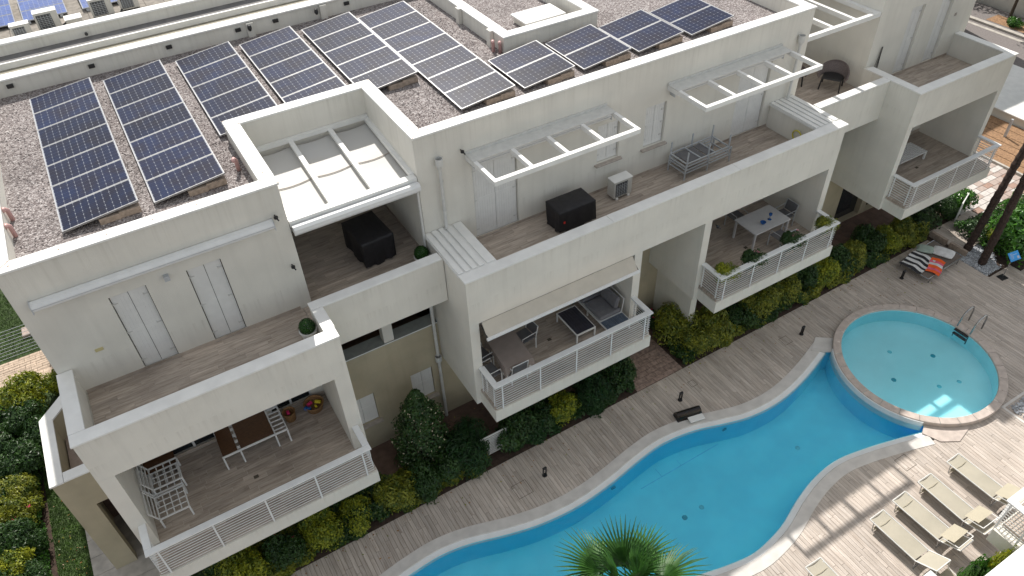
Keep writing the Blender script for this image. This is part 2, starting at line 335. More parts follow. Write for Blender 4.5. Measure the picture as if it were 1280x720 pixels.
def copy_tree(o, loc=None, rz=None, label=None, scale=None):
    def rec(x, par):
        c = x.copy(); COL.objects.link(c)
        if par is not None: c.parent = par
        for k in CH.get(x.name, []): rec(k, c)
        return c
    CH = {}
    for x in COL.objects:
        if x.parent: CH.setdefault(x.parent.name, []).append(x)
    r = rec(o, None)
    if loc is not None: r.location = loc
    if rz is not None: r.rotation_euler = (0, 0, rz)
    if scale is not None: r.scale = scale
    if label: r['label'] = label
    return r
def B(*a, **k): return MB().box(*a, **k)
def wallx(mb, x0, x1, y0, y1, z0, z1, ops=()):   # wall running along x with rectangular openings (xa,xb,za,zb)
    xs = sorted({x0, x1, *[o[0] for o in ops], *[o[1] for o in ops]}); zs = sorted({z0, z1, *[o[2] for o in ops], *[o[3] for o in ops]})
    for i in range(len(xs) - 1):
        for j in range(len(zs) - 1):
            cx = (xs[i] + xs[i + 1]) / 2; cz = (zs[j] + zs[j + 1]) / 2
            if any(o[0] < cx < o[1] and o[2] < cz < o[3] for o in ops): continue
            mb.box(xs[i], xs[i + 1], y0, y1, zs[j], zs[j + 1])
    return mb
def planks(name, x0, x1, y0, y1, z, along, w, lmin, lmax, matn, parent=None, kind='stuff', gap=.004, cut=None, th=.02, label=None):
    mb = MB(); a0, a1, b0, b1 = (x0, x1, y0, y1) if along == 'x' else (y0, y1, x0, x1)
    b = b0
    while b < b1 - .02:
        be = min(b + w, b1); iv = [(a0, a1)]
        if cut: iv = cut((b + be) / 2, a0, a1)
        for (s, e) in iv:
            a = s; first = True
            while a < e - .01:
                L = random.uniform(lmin, lmax) * (random.uniform(.2, 1) if first else 1); first = False
                ae = min(a + L, e)
                if e - ae < .15: ae = e
                dz = random.uniform(0, .002)
                if along == 'x': mb.box(a, ae - gap, b, be - gap, z - th, z + dz)
                else: mb.box(b, be - gap, a, ae - gap, z - th, z + dz)
                a = ae
        b = be
    return mb.obj(name, matn, parent, kind, label=label)

# ------------------------------------------------------------------ pool outlines
def catmull(pts, n=6):
    P = [Vector(p) for p in pts]; o = []
    for i in range(len(P) - 1):
        p0 = P[max(i - 1, 0)]; p1 = P[i]; p2 = P[i + 1]; p3 = P[min(i + 2, len(P) - 1)]
        for k in range(n):
            t = k / n; o.append(.5 * ((2 * p1) + (p2 - p0) * t + (2 * p0 - 5 * p1 + 4 * p2 - p3) * t * t + (3 * p1 - p0 - 3 * p2 + p3) * t ** 3))
    o.append(P[-1]); return o
RC = (20.08, 7.95); RI = 2.46; RO = 2.72
up = [(2.08, 10.25), (3.05, 10.32), (3.95, 10.2), (5.10, 9.86), (6.11, 9.64), (7.26, 9.56), (8.48, 9.66), (9.79, 9.88), (10.79, 9.97), (11.87, 9.83), (12.89, 9.52), (13.7, 9.3), (14.6, 9.22), (15.4, 9.27), (16.2, 9.42), (17.1, 9.66), (18.05, 9.98)]
low = [(17.9, 5.98), (16.93, 6.26), (15.75, 6.55), (14.72, 6.70), (13.71, 6.60), (12.78, 6.35), (11.88, 6.02), (11.15, 5.86), (10.43, 5.80), (9.59, 5.93), (8.75, 6.13), (7.5, 6.35), (6.0, 6.45), (4.4, 6.3), (2.8, 6.5), (1.2, 7.0), (.2, 8.0), (.2, 9.2), (1.0, 10.0), (2.08, 10.25)]
upc = catmull(up, 5); lowc = catmull(low, 5)
a_s = math.atan2(9.98 - RC[1], 18.05 - RC[0]); a_e = math.atan2(5.98 - RC[1], 17.9 - RC[0]) + 2 * PI
arc = [Vector((RC[0] + (RO + .005) * math.cos(a_s + (a_e - a_s) * k / 14), RC[1] + (RO + .005) * math.sin(a_s + (a_e - a_s) * k / 14))) for k in range(15)]
water = upc[:-1] + arc + lowc[:-1]          # clockwise
def offset(path, d):
    o = []
    for i, p in enumerate(path):
        a = path[max(i - 1, 0)]; b = path[min(i + 1, len(path) - 1)]; t = (b - a).normalized(); o.append(p + Vector((-t.y, t.x)) * d)
    return o
edge = lowc[:-1] + upc                      # continuous shoreline from lower right round the left to the upper right
rimpoly = [Vector((RC[0] + RO * math.cos(2 * PI * k / 64), RC[1] + RO * math.sin(2 * PI * k / 64))) for k in range(64)]
mid = offset(edge, .40)
deckcut = mid + [Vector((18.6, 10.25)), Vector((19.2, 8)), Vector((18.4, 5.7))]
def crossings(poly, x):
    ys = []
    for i in range(len(poly)):
        a, b = poly[i], poly[(i + 1) % len(poly)]
        if (a.x > x) != (b.x > x): ys.append(a.y + (x - a.x) / (b.x - a.x) * (b.y - a.y))
    return sorted(ys)
cir = [Vector((RC[0] + (RO - .1) * math.cos(2 * PI * k / 64), RC[1] + (RO - .1) * math.sin(2 * PI * k / 64))) for k in range(64)]
def cutpool(x, a0, a1):
    iv = [(a0, a1)]
    for poly in (deckcut, cir):
        ys = crossings(poly, x)
        for s, e in zip(ys[::2], ys[1::2]):
            n = []
            for (p, q) in iv:
                if e <= p or s >= q: n.append((p, q)); continue
                if s > p: n.append((p, s))
                if e < q: n.append((e, q))
            iv = n
    return iv
# ------------------------------------------------------------------ ground and pools
G = [Vector((x, y)) for x, y in ((-150, -150), (200, -150), (200, 200), (-150, 200))]
holes = [list(reversed(edge + [Vector((18.5, 10.05)), Vector((17.5, 8)), Vector((18.3, 5.9))])), [Vector((RC[0] + 2.6 * math.cos(-2 * PI * k / 48), RC[1] + 2.6 * math.sin(-2 * PI * k / 48))) for k in range(48)]]
holes[0] = offset(water, .18) if (offset(water, .18)[10] - Vector((10, 8))).length > (water[10] - Vector((10, 8))).length else offset(water, -.18)
holes[0] = [p if (p - Vector(RC)).length > 2.67 else Vector(RC) + (p - Vector(RC)).normalized() * 2.67 for p in holes[0]]
gp = [[Vector((p.x, p.y, 0)) for p in G]] + [[Vector((p.x, p.y, 0)) for p in h] for h in (holes[0], holes[1])]
flat = [p for l in gp for p in l]
tr = geometry.tessellate_polygon(gp)
mb = MB(); mb.add([(p.x, p.y, -.035) for p in flat], [tuple(t) for t in tr]); mb.obj('ground', 'soil', kind='structure')
# main pool shell
mb = MB(); n = len(water); DEP = -.95
mb.add([(p.x, p.y, -.02) for p in water] + [(p.x, p.y, DEP) for p in water], [(i, (i + 1) % n, n + (i + 1) % n, n + i) for i in range(n)])
t2 = geometry.tessellate_polygon([[Vector((p.x, p.y, 0)) for p in water]])
mb.add([(p.x, p.y, DEP) for p in water], [tuple(t) for t in t2])
mb.obj('swimming_pool_basin', 'liner', kind='structure')
wi = [p + (Vector((10, 8)) - p).normalized() * .004 for p in water]
def upw(P, tris):
    o = []
    for t in tris:
        a, b, c = (P[i] for i in t); o.append(tuple(t) if (b.x - a.x) * (c.y - a.y) - (b.y - a.y) * (c.x - a.x) > 0 else tuple(t)[::-1])
    return o
mb = MB(); mb.add([(p.x, p.y, -.04) for p in wi], upw(wi, t2)); mb.mi = 1
mb.add([(p.x, p.y, DEP + .006) for p in wi], [t[::-1] for t in upw(wi, t2)])
mb.add([(p.x, p.y, -.04) for p in wi] + [(p.x, p.y, DEP + .006) for p in wi], [(i, (i + 1) % n, n + (i + 1) % n, n + i) for i in range(n)])
mb.obj('pool_water', ['water', 'waterside'], kind='structure')
# coping band round the main pool
prof = [(-.02, -.10), (.0, -.048), (.17, -.008), (.19, .014), (.52, .016), (.53, -.03)]
mb = MB(); vs = []; fs = []
paths = [offset(edge, d) for d, z in prof]
m_ = len(edge)
for (d, z), pth in zip(prof, paths): vs += [(p.x, p.y, z) for p in pth]
fs = [(i * m_ + k, i * m_ + k + 1, (i + 1) * m_ + k + 1, (i + 1) * m_ + k) for i in range(len(prof) - 1) for k in range(m_ - 1)]
mb.add(vs, fs); mb.m = [1 if i < 2 * (m_ - 1) else 0 for i in range(len(fs))]
mb.obj('pool_edge', ['poolstone', 'poollip'], kind='structure')
for pts, nm in (([(17.55, 10.25), (18.15, 10.62), (18.75, 10.15), (18.25, 9.75), (17.9, 9.95)], 'pool_corner_slab'), ([(17.75, 5.95), (17.95, 5.45), (18.45, 5.15), (19.3, 5.35), (18.6, 5.8), (18.1, 6.15)], 'pool_corner_slab')):
    mb = MB(); k = len(pts); mb.add([(*p, .03) for p in pts] + [(*p, -.02) for p in pts], [tuple(range(k - 1, -1, -1)), *[(i, (i + 1) % k, k + (i + 1) % k, k + i) for i in range(k)]])
    mb.obj(nm, 'rimstone' if pts[0][1] < 8 else 'poolstone', kind='structure')
# round pool
mb = MB(); mb.lathe([(RI, .17), (RI, -.42), (0.01, -.42)], 64, c=RC); mb.obj('round_pool_basin', 'liner2', kind='structure', smooth=False)
mb = MB(); mb.lathe([(RI - .004, .09), (.01, .09)], 64, c=RC); mb.mi = 1; mb.lathe([(RI - .004, .09), (RI - .004, -.415), (.01, -.415)], 64, c=RC)
mb.obj('round_pool_water', ['water', 'waterside'], kind='structure')
rim = bpy.data.objects.new('round_pool_rim', None); COL.objects.link(rim); rim['kind'] = 'structure'
NS = 28
for k in range(NS):
    a0 = 2 * PI * k / NS; a1 = 2 * PI * (k + 1) / NS - .004
    mb = MB(); pr = [(RI - .01, .12), (RI - .01, .175), (RI + .005, .19), (RO - .015, .19), (RO, .175), (RO, .05 if True else 0)]
    mb.lathe(pr, 3, a0=a0, a1=a1, c=RC); mb.lathe([(RI + .01, .12), (RI + .01, .06)], 3, a0=a0, a1=a1, c=RC)
    mb.obj('rim_stone', 'rimstone', rim)
MB().lathe([(RO - .03, .07), (RO - .03, -.6)], 64, c=RC).obj('round_pool_wall', 'poollip', kind='structure')
# deck
planks('deck_planks', -9, 34, -8, 12.02, .002, 'y', .118, 1.1, 2.0, 'deck', gap=.007, cut=lambda x, a, b: [iv for iv in cutpool(x, a, b if x < 26.0 else (9.32 if x < 27.35 else 8.9))], kind='structure')
for (x, y, s) in ((5.9, 11.15 - .5, .5), (17.0, 10.9, .35), (16.2, 5.3, .45), (7.5, 10.5, .0), (13.0, 11.2, .25)):
    if s: 
        mb = MB(); t = .012
        mb.box(x, x + s, y, y + t, .004, .007); mb.box(x, x + s, y + s - t, y + s, .004, .007); mb.box(x, x + t, y + t, y + s - t, .004, .007); mb.box(x + s - t, x + s, y + t, y + s - t, .004, .007)
        mb.obj('hatch_outline', 'gap', kind='structure')

# ------------------------------------------------------------------ setting around
def sheet(name, pts, z, m, kind='structure'):
    mb = MB(); mb.add([(*p, z) for p in pts], [tuple(range(len(pts)))]); return mb.obj(name, m, kind=kind)
sheet('patio', [(-4.8, 12.9), (28, 12.9), (28, 24), (-4.8, 24)], -.012, 'patio')
sheet('planting_bed', [(-9, 12.03), (30.5, 12.03), (30.5, 13.3), (-9, 13.3)], -.006, 'soil')
def slabs(name, x0, x1, y0, y1, dx, dy, z, m, jit=.0):
    mb = MB(); y = y0; r = 0
    while y < y1 - .01:
        x = x0 - (dx / 2 if r % 2 else 0)
        while x < x1 - .01:
            a = max(x, x0); b = min(x + dx, x1)
            if b - a > .05: mb.box(a + .006, b - .006, y + .006, min(y + dy, y1) - .006, z - .05, z + random.uniform(0, jit))
            x += dx
        y += dy; r += 1
    return mb.obj(name, m, kind='structure')
slabs('stone_path', 11.35, 13.3, 12.03, 14.6, .4, .2, .004, 'stonepath', .004)
slabs('patio_tiles', 5.3, 11.3, 13.0, 14.6, .4, .4, .0, 'patio', .001)
slabs('patio_tiles', 13.7, 28.0, 13.35, 14.6, .4, .4, .0, 'patio', .001)
# left garden
slabs('garden_path', -12, -4.9, 23.6, 25.2, .35, .18, .004, 'garden_path', .004)
slabs('garden_path', -12, -7.6, 14, 23.5, .35, .18, .004, 'garden_path', .004)
sheet('lawn_soil', [(-14, 25.2), (-3.5, 25.2), (-3.5, 45), (-14, 45)], -.004, 'lawnbase')
sheet('lawn_soil', [(-6.2, 8), (-4.9, 8), (-4.9, 23.5), (-6.2, 23.5)], -.004, 'lawnbase')
slabs('side_path', -5.35, -3.4, 8, 17.4, 1.95, .62, .03, 'concrete', .004)
def grass(name, x0, x1, y0, y1, n, h):
    mb = MB()
    for _ in range(n):
        x = random.uniform(x0, x1); y = random.uniform(y0, y1); a = random.uniform(0, 2 * PI); hh = h * random.uniform(.5, 1.2); w = .012
        dx, dy = math.cos(a) * w, math.sin(a) * w; lx, ly = random.uniform(-.03, .03), random.uniform(-.03, .03)
        mb.add([(x - dx, y - dy, 0), (x + dx, y + dy, 0), (x + lx, y + ly, hh)], [(0, 1, 2)])
    return mb.obj(name, 'grass', kind='stuff', label='short green lawn grass')
grass('grass', -6.2, -5.36, 14, 19.5, 9000, .05)
grass('grass', -8.5, -4.4, 25.3, 29.5, 16000, .05)
# right side paths, beds and street
sheet('right_bed', [(26.0, 9.32), (27.4, 9.32), (27.4, 8.9), (34, 8.9), (34, 12.0), (26.0, 12.0)], -.004, 'soil')
rp = bpy.data.objects.new('side_ramp', None); COL.objects.link(rp); rp['kind'] = 'structure'
planks('ramp_planks', 26.45, 29.15, 10.75, 12.3, .05, 'y', .15, .9, 1.5, 'deck', parent=rp, th=.09)
MB().box(26.3, 26.42, 10.55, 11.28, -.02, .26).obj('ramp_riser', 'block', rp)
MB().box(26.3, 26.42, 11.42, 12.15, -.02, .26).obj('ramp_riser', 'block', rp)
mb = MB()
for _ in range(3000):
    u, v = random.random(), random.random()
    x = 26.02 + u * 1.45; y = 9.42 + v * 1.6
    if x > 26.9 and y < 9.6 + (x - 26.9) * .9: continue
    if random.random() < .06: x += random.uniform(-.15, .2)
    r = random.uniform(.016, .038); T = Matrix.Translation((x, y, r * .6)) @ Matrix.Rotation(random.uniform(0, PI), 4, 'Z') @ Matrix.Diagonal((r * 1.3, r, r * .8, 1))
    mb.add([(1, 0, 0), (0, 1, 0), (-1, 0, 0), (0, -1, 0), (0, 0, 1), (0, 0, -1)], [(0, 1, 4), (1, 2, 4), (2, 3, 4), (3, 0, 4), (1, 0, 5), (2, 1, 5), (3, 2, 5), (0, 3, 5)], T)
mb.obj('pebbles', 'pebble', kind='stuff', label='white and grey pebbles round the two palm trunks')
mb = MB()
for _ in range(500):
    x = 21.9 + random.random() * 1.2; y = 4.6 + random.random() * 1.0
    if x - 21.9 < .35 * (y - 4.6) * 0: continue
    r = random.uniform(.02, .05); T = Matrix.Translation((x - 1.0, y - .45, r * .6)) @ Matrix.Rotation(random.uniform(0, PI), 4, 'Z') @ Matrix.Diagonal((r * 1.3, r, r * .8, 1))
    mb.add([(1, 0, 0), (0, 1, 0), (-1, 0, 0), (0, -1, 0), (0, 0, 1), (0, 0, -1)], [(0, 1, 4), (1, 2, 4), (2, 3, 4), (3, 0, 4), (1, 0, 5), (2, 1, 5), (3, 2, 5), (0, 3, 5)], T)
mb.obj('pebbles', 'pebble', kind='stuff', label='pebble bed set into the sunlit deck')
mb = MB(); mb.box(20.8, 22.3, 4.02, 4.1, .004, .012); mb.box(20.8, 22.3, 5.22, 5.3, .004, .012); mb.box(20.72, 20.8, 4.02, 5.3, .004, .012); mb.obj('bed_border', 'poolstone', kind='structure')
# block paving: single blocks
pv = bpy.data.objects.new('block_paving', None); COL.objects.link(pv); pv['kind'] = 'structure'
pm = [MB().rbox(-.21, .21, -.14, .14, -.03, .012, .008).mesh('paving_block', c) for c in ('cobble', 'cobble2', 'cobble3')]
cnt = 0; y = 8.6; r = 0
while y < 15.2:
    x = 28.6 + (.22 if r % 2 else 0)
    while x < 33.2:
        if not (y < 12.4 and x < 29.4 - (12.4 - y) * 0 ) and not (y < 10.6 and x < 30.6):
            if cnt < 290:
                link(pm[random.choice((0, 0, 1, 1, 2))], 'paving_block', pv, loc=(x, y, random.uniform(0, .006))); cnt += 1
        x += .435
    y += .295; r += 1
sheet('paving_base', [(28.4, 12.4), (33.3, 12.4), (33.3, 15.3), (28.4, 15.3)], -.008, 'concrete')
bs = bpy.data.objects.new('brown_terrace', None); COL.objects.link(bs); bs['kind'] = 'structure'
for k in range(6):
    x = 33.35 + k * .6
    MB().box(x, x + .57, 6, 26, -.05, .02 + k * .004).obj('gravel_strip', 'brownstrip', bs)
MB().box(33.22, 33.34, 6, 26, -.05, .10).obj('stone_kerb', 'concrete', bs)
sheet('street', [(41.8, -10), (46.2, -10), (46.2, 60), (41.8, 60)], .004, 'asphalt')
sheet('far_pavement', [(46.5, -10), (48.6, -10), (48.6, 60), (46.5, 60)], .11, 'asphalt')
MB().box(46.2, 46.5, -10, 60, -.02, .12).obj('kerb', 'concrete', kind='structure')
MB().box(45.7, 45.95, -10, 60, -.02, .012).obj('gutter_line', 'concrete', kind='structure')
sheet('tree_pit', [(46.7, 21.2), (47.9, 21.2), (47.9, 23.6), (46.7, 23.6)], .118, 'brownstrip')
mb = MB(); mb.box(48.9, 49.15, 5, 45, 0, 1.3); mb.mi = 1; mb.box(48.86, 49.19, 5, 45, 1.3, 1.36)
mb.obj('street_wall', ['stucco', 'coping'], label='low white wall along the far side of the street', cat='wall')

# ------------------------------------------------------------------ main building
bld = thing('apartment_building', 'long cream apartment building with stepped terraces, louvred balconies and a gravel roof of solar panels', 'building')
ZR, ZT, ZC, F1 = 10.25, 6.52, 7.36, 3.3
YW = 14.72
def part(mb, name, m, **k): return mb.obj(name, m, bld, **k)
# --- roof level walls (front facades) with shutter openings
opL = [(-1.69, -.91, ZT + .03, 8.82), (-.04, .73, ZT + .03, 8.82)]
opM = [(7.22, 8.58, ZT + .03, 8.95), (11.22, 11.98, 7.52, 8.75), (12.9, 13.66, 7.45, 8.8), (16.5, 17.8, ZT + .03, 8.95)]
opR = [(24.25, 24.95, ZT + .03, 9.0), (25.85, 26.55, ZT + .03, 9.0)]
mb = MB(); wallx(mb, -3.3, 2.4, YW, YW + .3, 5.9, 10.19, opL); part(mb, 'facade_wall', 'stucco')
mb = MB(); wallx(mb, 5.71, 19.22, YW, YW + .3, 5.9, 10.19, opM); part(mb, 'facade_wall', 'stucco')
mb = MB(); wallx(mb, 22.6, 27.97, YW, YW + .3, 5.9, 11.1, opR); part(mb, 'facade_wall', 'stucco')
# dark reveal backs
for o in opL + opM + opR: part(B(o[0] - .02, o[1] + .02, YW + .14, YW + .2, o[2] - .02, o[3] + .02), 'opening_back', 'gap')
# side and back walls, notches
part(B(-3.3, -3.0, YW + .3, 24.3, 0, 10.19), 'side_wall', 'stucco')
part(B(2.1, 2.4, YW + .3, 18.12, 5.9, 10.19), 'recess_wall', 'stucco')
part(B(5.71, 6.01, YW + .3, 18.12, 5.9, 10.19), 'recess_wall', 'stucco')
part(B(2.4, 5.71, 17.82, 18.12, 5.9, 10.19), 'recess_wall', 'stucco')
part(B(-3.0, 27.9, 24.0, 24.3, 0, 10.19), 'back_wall', 'stucco')
part(B(18.92, 19.22, YW + .3, 24.0, 5.9, 10.19), 'recess_wall', 'stucco')
part(B(22.6, 22.9, YW + .3, 24.0, 5.9, 11.1), 'recess_wall', 'stucco')
part(B(27.67, 27.97, YW + .3, 24.0, 0, 11.1), 'side_wall', 'stucco')
part(B(19.22, 22.6, 17.82, 18.12, 5.9, 10.19), 'recess_wall', 'stucco')
part(B(22.9, 27.67, YW + .3, 24.0, 10.7, 10.9), 'roof_slab', 'greyroof')
# roof slabs + gravel
def gravel(x0, x1, y0, y1): part(B(x0, x1, y0, y1, 9.4, 9.74), 'roof_gravel', 'gravel', kind='stuff')
gravel(-3.0, 2.1, YW + .3, 18.12); gravel(-3.0, 6.01, 18.12, 24.0); gravel(6.01, 18.92, YW + .3, 24.0)
# real loose stones near the camera side for relief
mb = MB()
for _ in range(9000):
    x = random.uniform(-2.9, 10); y = random.uniform(15.1, 23.9)
    if 2.05 < x < 6.05 and y < 18.2: continue
    r = random.uniform(.014, .028); T = Matrix.Translation((x, y, 9.742)) @ Matrix.Rotation(random.uniform(0, PI), 4, 'Z') @ Matrix.Diagonal((r * 1.2, r, r * .9, 1))
    mb.add([(1, 0, 0), (0, 1, 0), (-1, 0, 0), (0, -1, 0), (0, 0, 1)], [(0, 1, 4), (1, 2, 4), (2, 3, 4), (3, 0, 4)], T)
part(mb, 'loose_stones', mat('loose_stone', (.27, .24, .235), .95, var=.2, island=.55), kind='stuff')
# --- copings as separate lengths with mitred look
def cop(x0, x1, y0, y1, z, h=.05, nm='coping'):
    mb = MB(); mb.rbox(x0, x1, y0, y1, z - h, z, .008)
    along = 'x' if (x1 - x0) > (y1 - y0) else 'y'
    o = part(mb, nm, 'coping'); return o
def coprun(x0, x1, y0, y1, z, L=4.2):
    if x1 - x0 > y1 - y0:
        n = max(1, round((x1 - x0) / L)); d = (x1 - x0) / n
        for k in range(n): cop(x0 + k * d, x0 + (k + 1) * d - .006, y0, y1, z + (k % 2) * .001)
    else:
        n = max(1, round((y1 - y0) / L)); d = (y1 - y0) / n
        for k in range(n): cop(x0, x1, y0 + k * d, y0 + (k + 1) * d - .006, z + (k % 2) * .001)
coprun(-3.34, 2.44, 14.68, 15.04, ZR); coprun(5.69, 19.25, 14.68, 15.04, ZR)
coprun(-3.34, -2.98, 15.045, 23.9, ZR); coprun(2.08, 2.44, 15.045, 17.78, ZR); coprun(5.69, 6.04, 15.045, 17.78, ZR)
coprun(2.08, 6.04, 17.785, 18.14, ZR); coprun(-3.34, 19.25, 23.95, 24.35, ZR, 5); coprun(18.9, 19.25, 15.045, 23.9, ZR)
coprun(22.56, 28.0, 14.68, 15.04, 11.15)
# rust coloured joints and fixings
mb = MB()
for (x, y, dx, dy) in ((-3.33, 14.69, .35, .35), (2.43, 14.69, -.34, .34), (2.09, 18.13, .34, -.34), (6.03, 18.13, -.33, -.34), (5.70, 14.69, .34, .34)):
    mb.bar((x, y, ZR + .002), (x + dx, y + dy, ZR + .002), .012, .004)
part(mb, 'rust_joint', 'rust')
mb = MB()
for k in range(24):
    x = -3 + k * .92
    if 2.4 < x < 5.7: continue
    if x > 19: break
    for yy in (14.86,): mb.lathe([(.0, ZR + .012), (.016, ZR + .006), (.022, ZR + .001)], 6, c=(x, yy))
for k in range(4):
    mb.lathe([(.0, ZR + .012), (.016, ZR + .006), (.022, ZR + .001)], 6, c=(5.87, 15.3 + k * .75)); mb.lathe([(.0, ZR + .012), (.016, ZR + .006), (.022, ZR + .001)], 6, c=(2.26, 15.3 + k * .75))
    mb.lathe([(.0, ZR + .012), (.016, ZR + .006), (.022, ZR + .001)], 6, c=(2.6 + k * .85, 17.96))
part(mb, 'coping_screws', 'rust', kind='stuff')
# parapet inner wall fittings: scupper plates, pillars and lamps on the back parapet
for x in (-2.45, -.3, 1.9, 4.0, 5.2, 7.6): part(B(x, x + .17, 23.93, 23.995, 9.98, 10.08), 'scupper', 'darkmetal')
for x in (4.35, 6.75, 14.5): part(B(x, x + .22, 23.88, 23.99, 9.74, 10.18), 'parapet_pillar', 'stucco')
for x in (4.42, 6.6): part(MB().lathe([(.0, 10.16), (.05, 10.14), (.07, 10.04), (.03, 9.96), (0, 9.95)], 10, c=(x, 23.84)), 'roof_lamp', 'darkmetal')
# skylight enclosure
part(B(10.35, 10.65, 19.0, 23.9, 9.74, 10.2), 'skylight_wall', 'stucco'); part(B(10.35, 13.7, 18.3, 18.6, 9.74, 10.2), 'skylight_wall', 'stucco')
part(B(10.35, 10.65, 18.603, 18.997, 9.74, 10.2), 'skylight_wall', 'stucco'); part(B(13.42, 13.7, 18.6, 22.5, 9.74, 10.2), 'skylight_wall', 'stucco')
coprun(10.32, 13.74, 18.27, 18.62, ZR); coprun(10.32, 10.67, 18.625, 23.9, ZR); coprun(13.4, 13.74, 18.625, 22.5, ZR)
part(B(10.22, 10.34, 18.9, 19.12, 9.74, 10.24), 'parapet_pillar', 'stucco'); part(B(10.22, 10.34, 20.9, 21.1, 9.74, 10.24), 'parapet_pillar', 'stucco')
h = part(B(11.75, 13.1, 19.3, 20.1, 9.74, 9.93), 'roof_hatch', 'stucco'); MB().rbox(11.68, 13.17, 19.23, 20.17, 9.93, 9.99, .01).obj('hatch_lid', 'coping', h)
for (x, y) in ((10.15, 18.6), (10.28, 18.42), (1.93, 16.55), (-2.93, 17.4), (-2.93, 16.7)):
    part(MB().tube([(x, y, 9.7), (x, y, 10.02), (x - .04, y - .06, 10.1), (x - .08, y - .12, 10.08)], .05, 8), 'cable_gooseneck', 'pvc_pink', smooth=True)
part(B(9.2, 9.24, 17.4, 18.2, 9.745, 9.76), 'red_strap', 'red') if False else None

# --- terraces at roof minus one
# slabs
tw = MB()
part(B(-3.27, 2.37, 12.75, YW - .01, 6.0, ZT - .03), 'terrace_slab', 'stucco')
part(B(5.71, 19.05, 12.75, YW - .01, 5.95, ZT - .03), 'terrace_slab', 'stucco')
part(B(22.53, 27.60, 12.75, YW - .01, 5.97, ZT - .03), 'terrace_slab', 'stucco')
part(B(2.4, 5.66, 13.87, 17.82, 5.95, ZT - .03), 'terrace_slab', 'stucco')
part(B(19.1, 22.5, 13.87, 17.82, 5.95, ZT - .03), 'terrace_slab', 'stucco')
def tfl(x0, x1, y0, y1, z=ZT): planks('floor_planks', x0, x1, y0, y1, z, 'x', .15, .6, 1.2, 'tfloor', parent=bld)
tfl(-3.0, 2.15, 12.77, YW - .005); tfl(2.405, 5.7, 13.87, 17.8); tfl(6.75, 18.1, 12.77, YW - .005); tfl(19.25, 22.58, 13.87, 17.8); tfl(22.8, 27.35, 12.77, YW - .005)
tfl(2.16, 2.4, 13.87, YW - .005)
# skirting
part(B(-2.99, 2.1, YW - .015, YW - .003, ZT, ZT + .1), 'skirting', 'tfloor'); part(B(5.75, 18.9, YW - .015, YW - .003, ZT, ZT + .08), 'skirting', 'tfloor')
part(B(2.4, 5.7, 17.79, 17.815, ZT, ZT + .08), 'skirting', 'tfloor'); part(B(5.685, 5.707, YW, 17.78, ZT, ZT + .08), 'skirting', 'tfloor')
part(B(22.8, 27.3, YW - .015, YW - .003, ZT, ZT + .08), 'skirting', 'tfloor')
# parapet walls (front fascia) : openings below handled by separate piers
part(B(-3.3, 2.4, 12.46, 12.74, 6.05, 7.31), 'parapet_wall', 'stucco')
part(B(-3.3, -3.03, 12.74, YW, 6.05, 7.31), 'parapet_wall', 'stucco')
part(B(2.17, 2.4, 12.74, 13.6, 6.05, 7.31), 'parapet_wall', 'stucco')
part(B(2.17, 5.66, 13.62, 13.86, 5.88, 7.31), 'parapet_wall', 'stucco')
part(B(5.68, 19.08, 12.46, 12.74, 5.80, 7.31), 'parapet_wall', 'stucco')
part(B(19.1, 22.5, 13.62, 13.86, 5.88, 7.31), 'parapet_wall', 'stucco')
part(B(22.5, 27.65, 12.46, 12.74, 6.0, 7.31), 'parapet_wall', 'stucco')
part(B(27.38, 27.65, 12.74, YW, 6.0, 7.31), 'parapet_wall', 'stucco')
part(B(22.5, 22.78, 12.74, YW, 6.0, 7.31), 'parapet_wall', 'stucco')
coprun(-3.33, 2.42, 12.42, 12.77, ZC); coprun(-3.33, -3.0, 12.775, YW - .01, ZC); coprun(2.15, 2.43, 12.775, 13.58, ZC); coprun(2.15, 5.62, 13.585, 13.88, ZC)
coprun(5.65, 19.12, 12.42, 12.77, ZC); coprun(19.15, 22.47, 13.585, 13.88, ZC); coprun(22.48, 27.67, 12.42, 12.77, ZC); coprun(27.35, 27.67, 12.775, YW - .01, ZC); coprun(22.48, 22.8, 12.775, 14.6, ZC)
# ribbed vent caps between terraces
for (xa, xb) in ((5.65, 6.76), (18.06, 19.1)):
    part(B(xa + .06, xb - .05, 12.78, YW - .005, ZT - .02, 7.28), 'partition_wall', 'stucco')
    mb = MB(); mb.box(xa, xb, 12.775, YW - .004, 7.28, 7.34)
    for k in range(4):
        x = xa + .02 + k * .2
        mb.rbox(x, x + .15, 12.8, YW - .01, 7.342, 7.385, .012)
    mb.rbox(xa + .84, xb - .01, 12.8, YW - .01, 7.342, 7.37, .012)
    part(mb, 'ribbed_cap', 'coping')
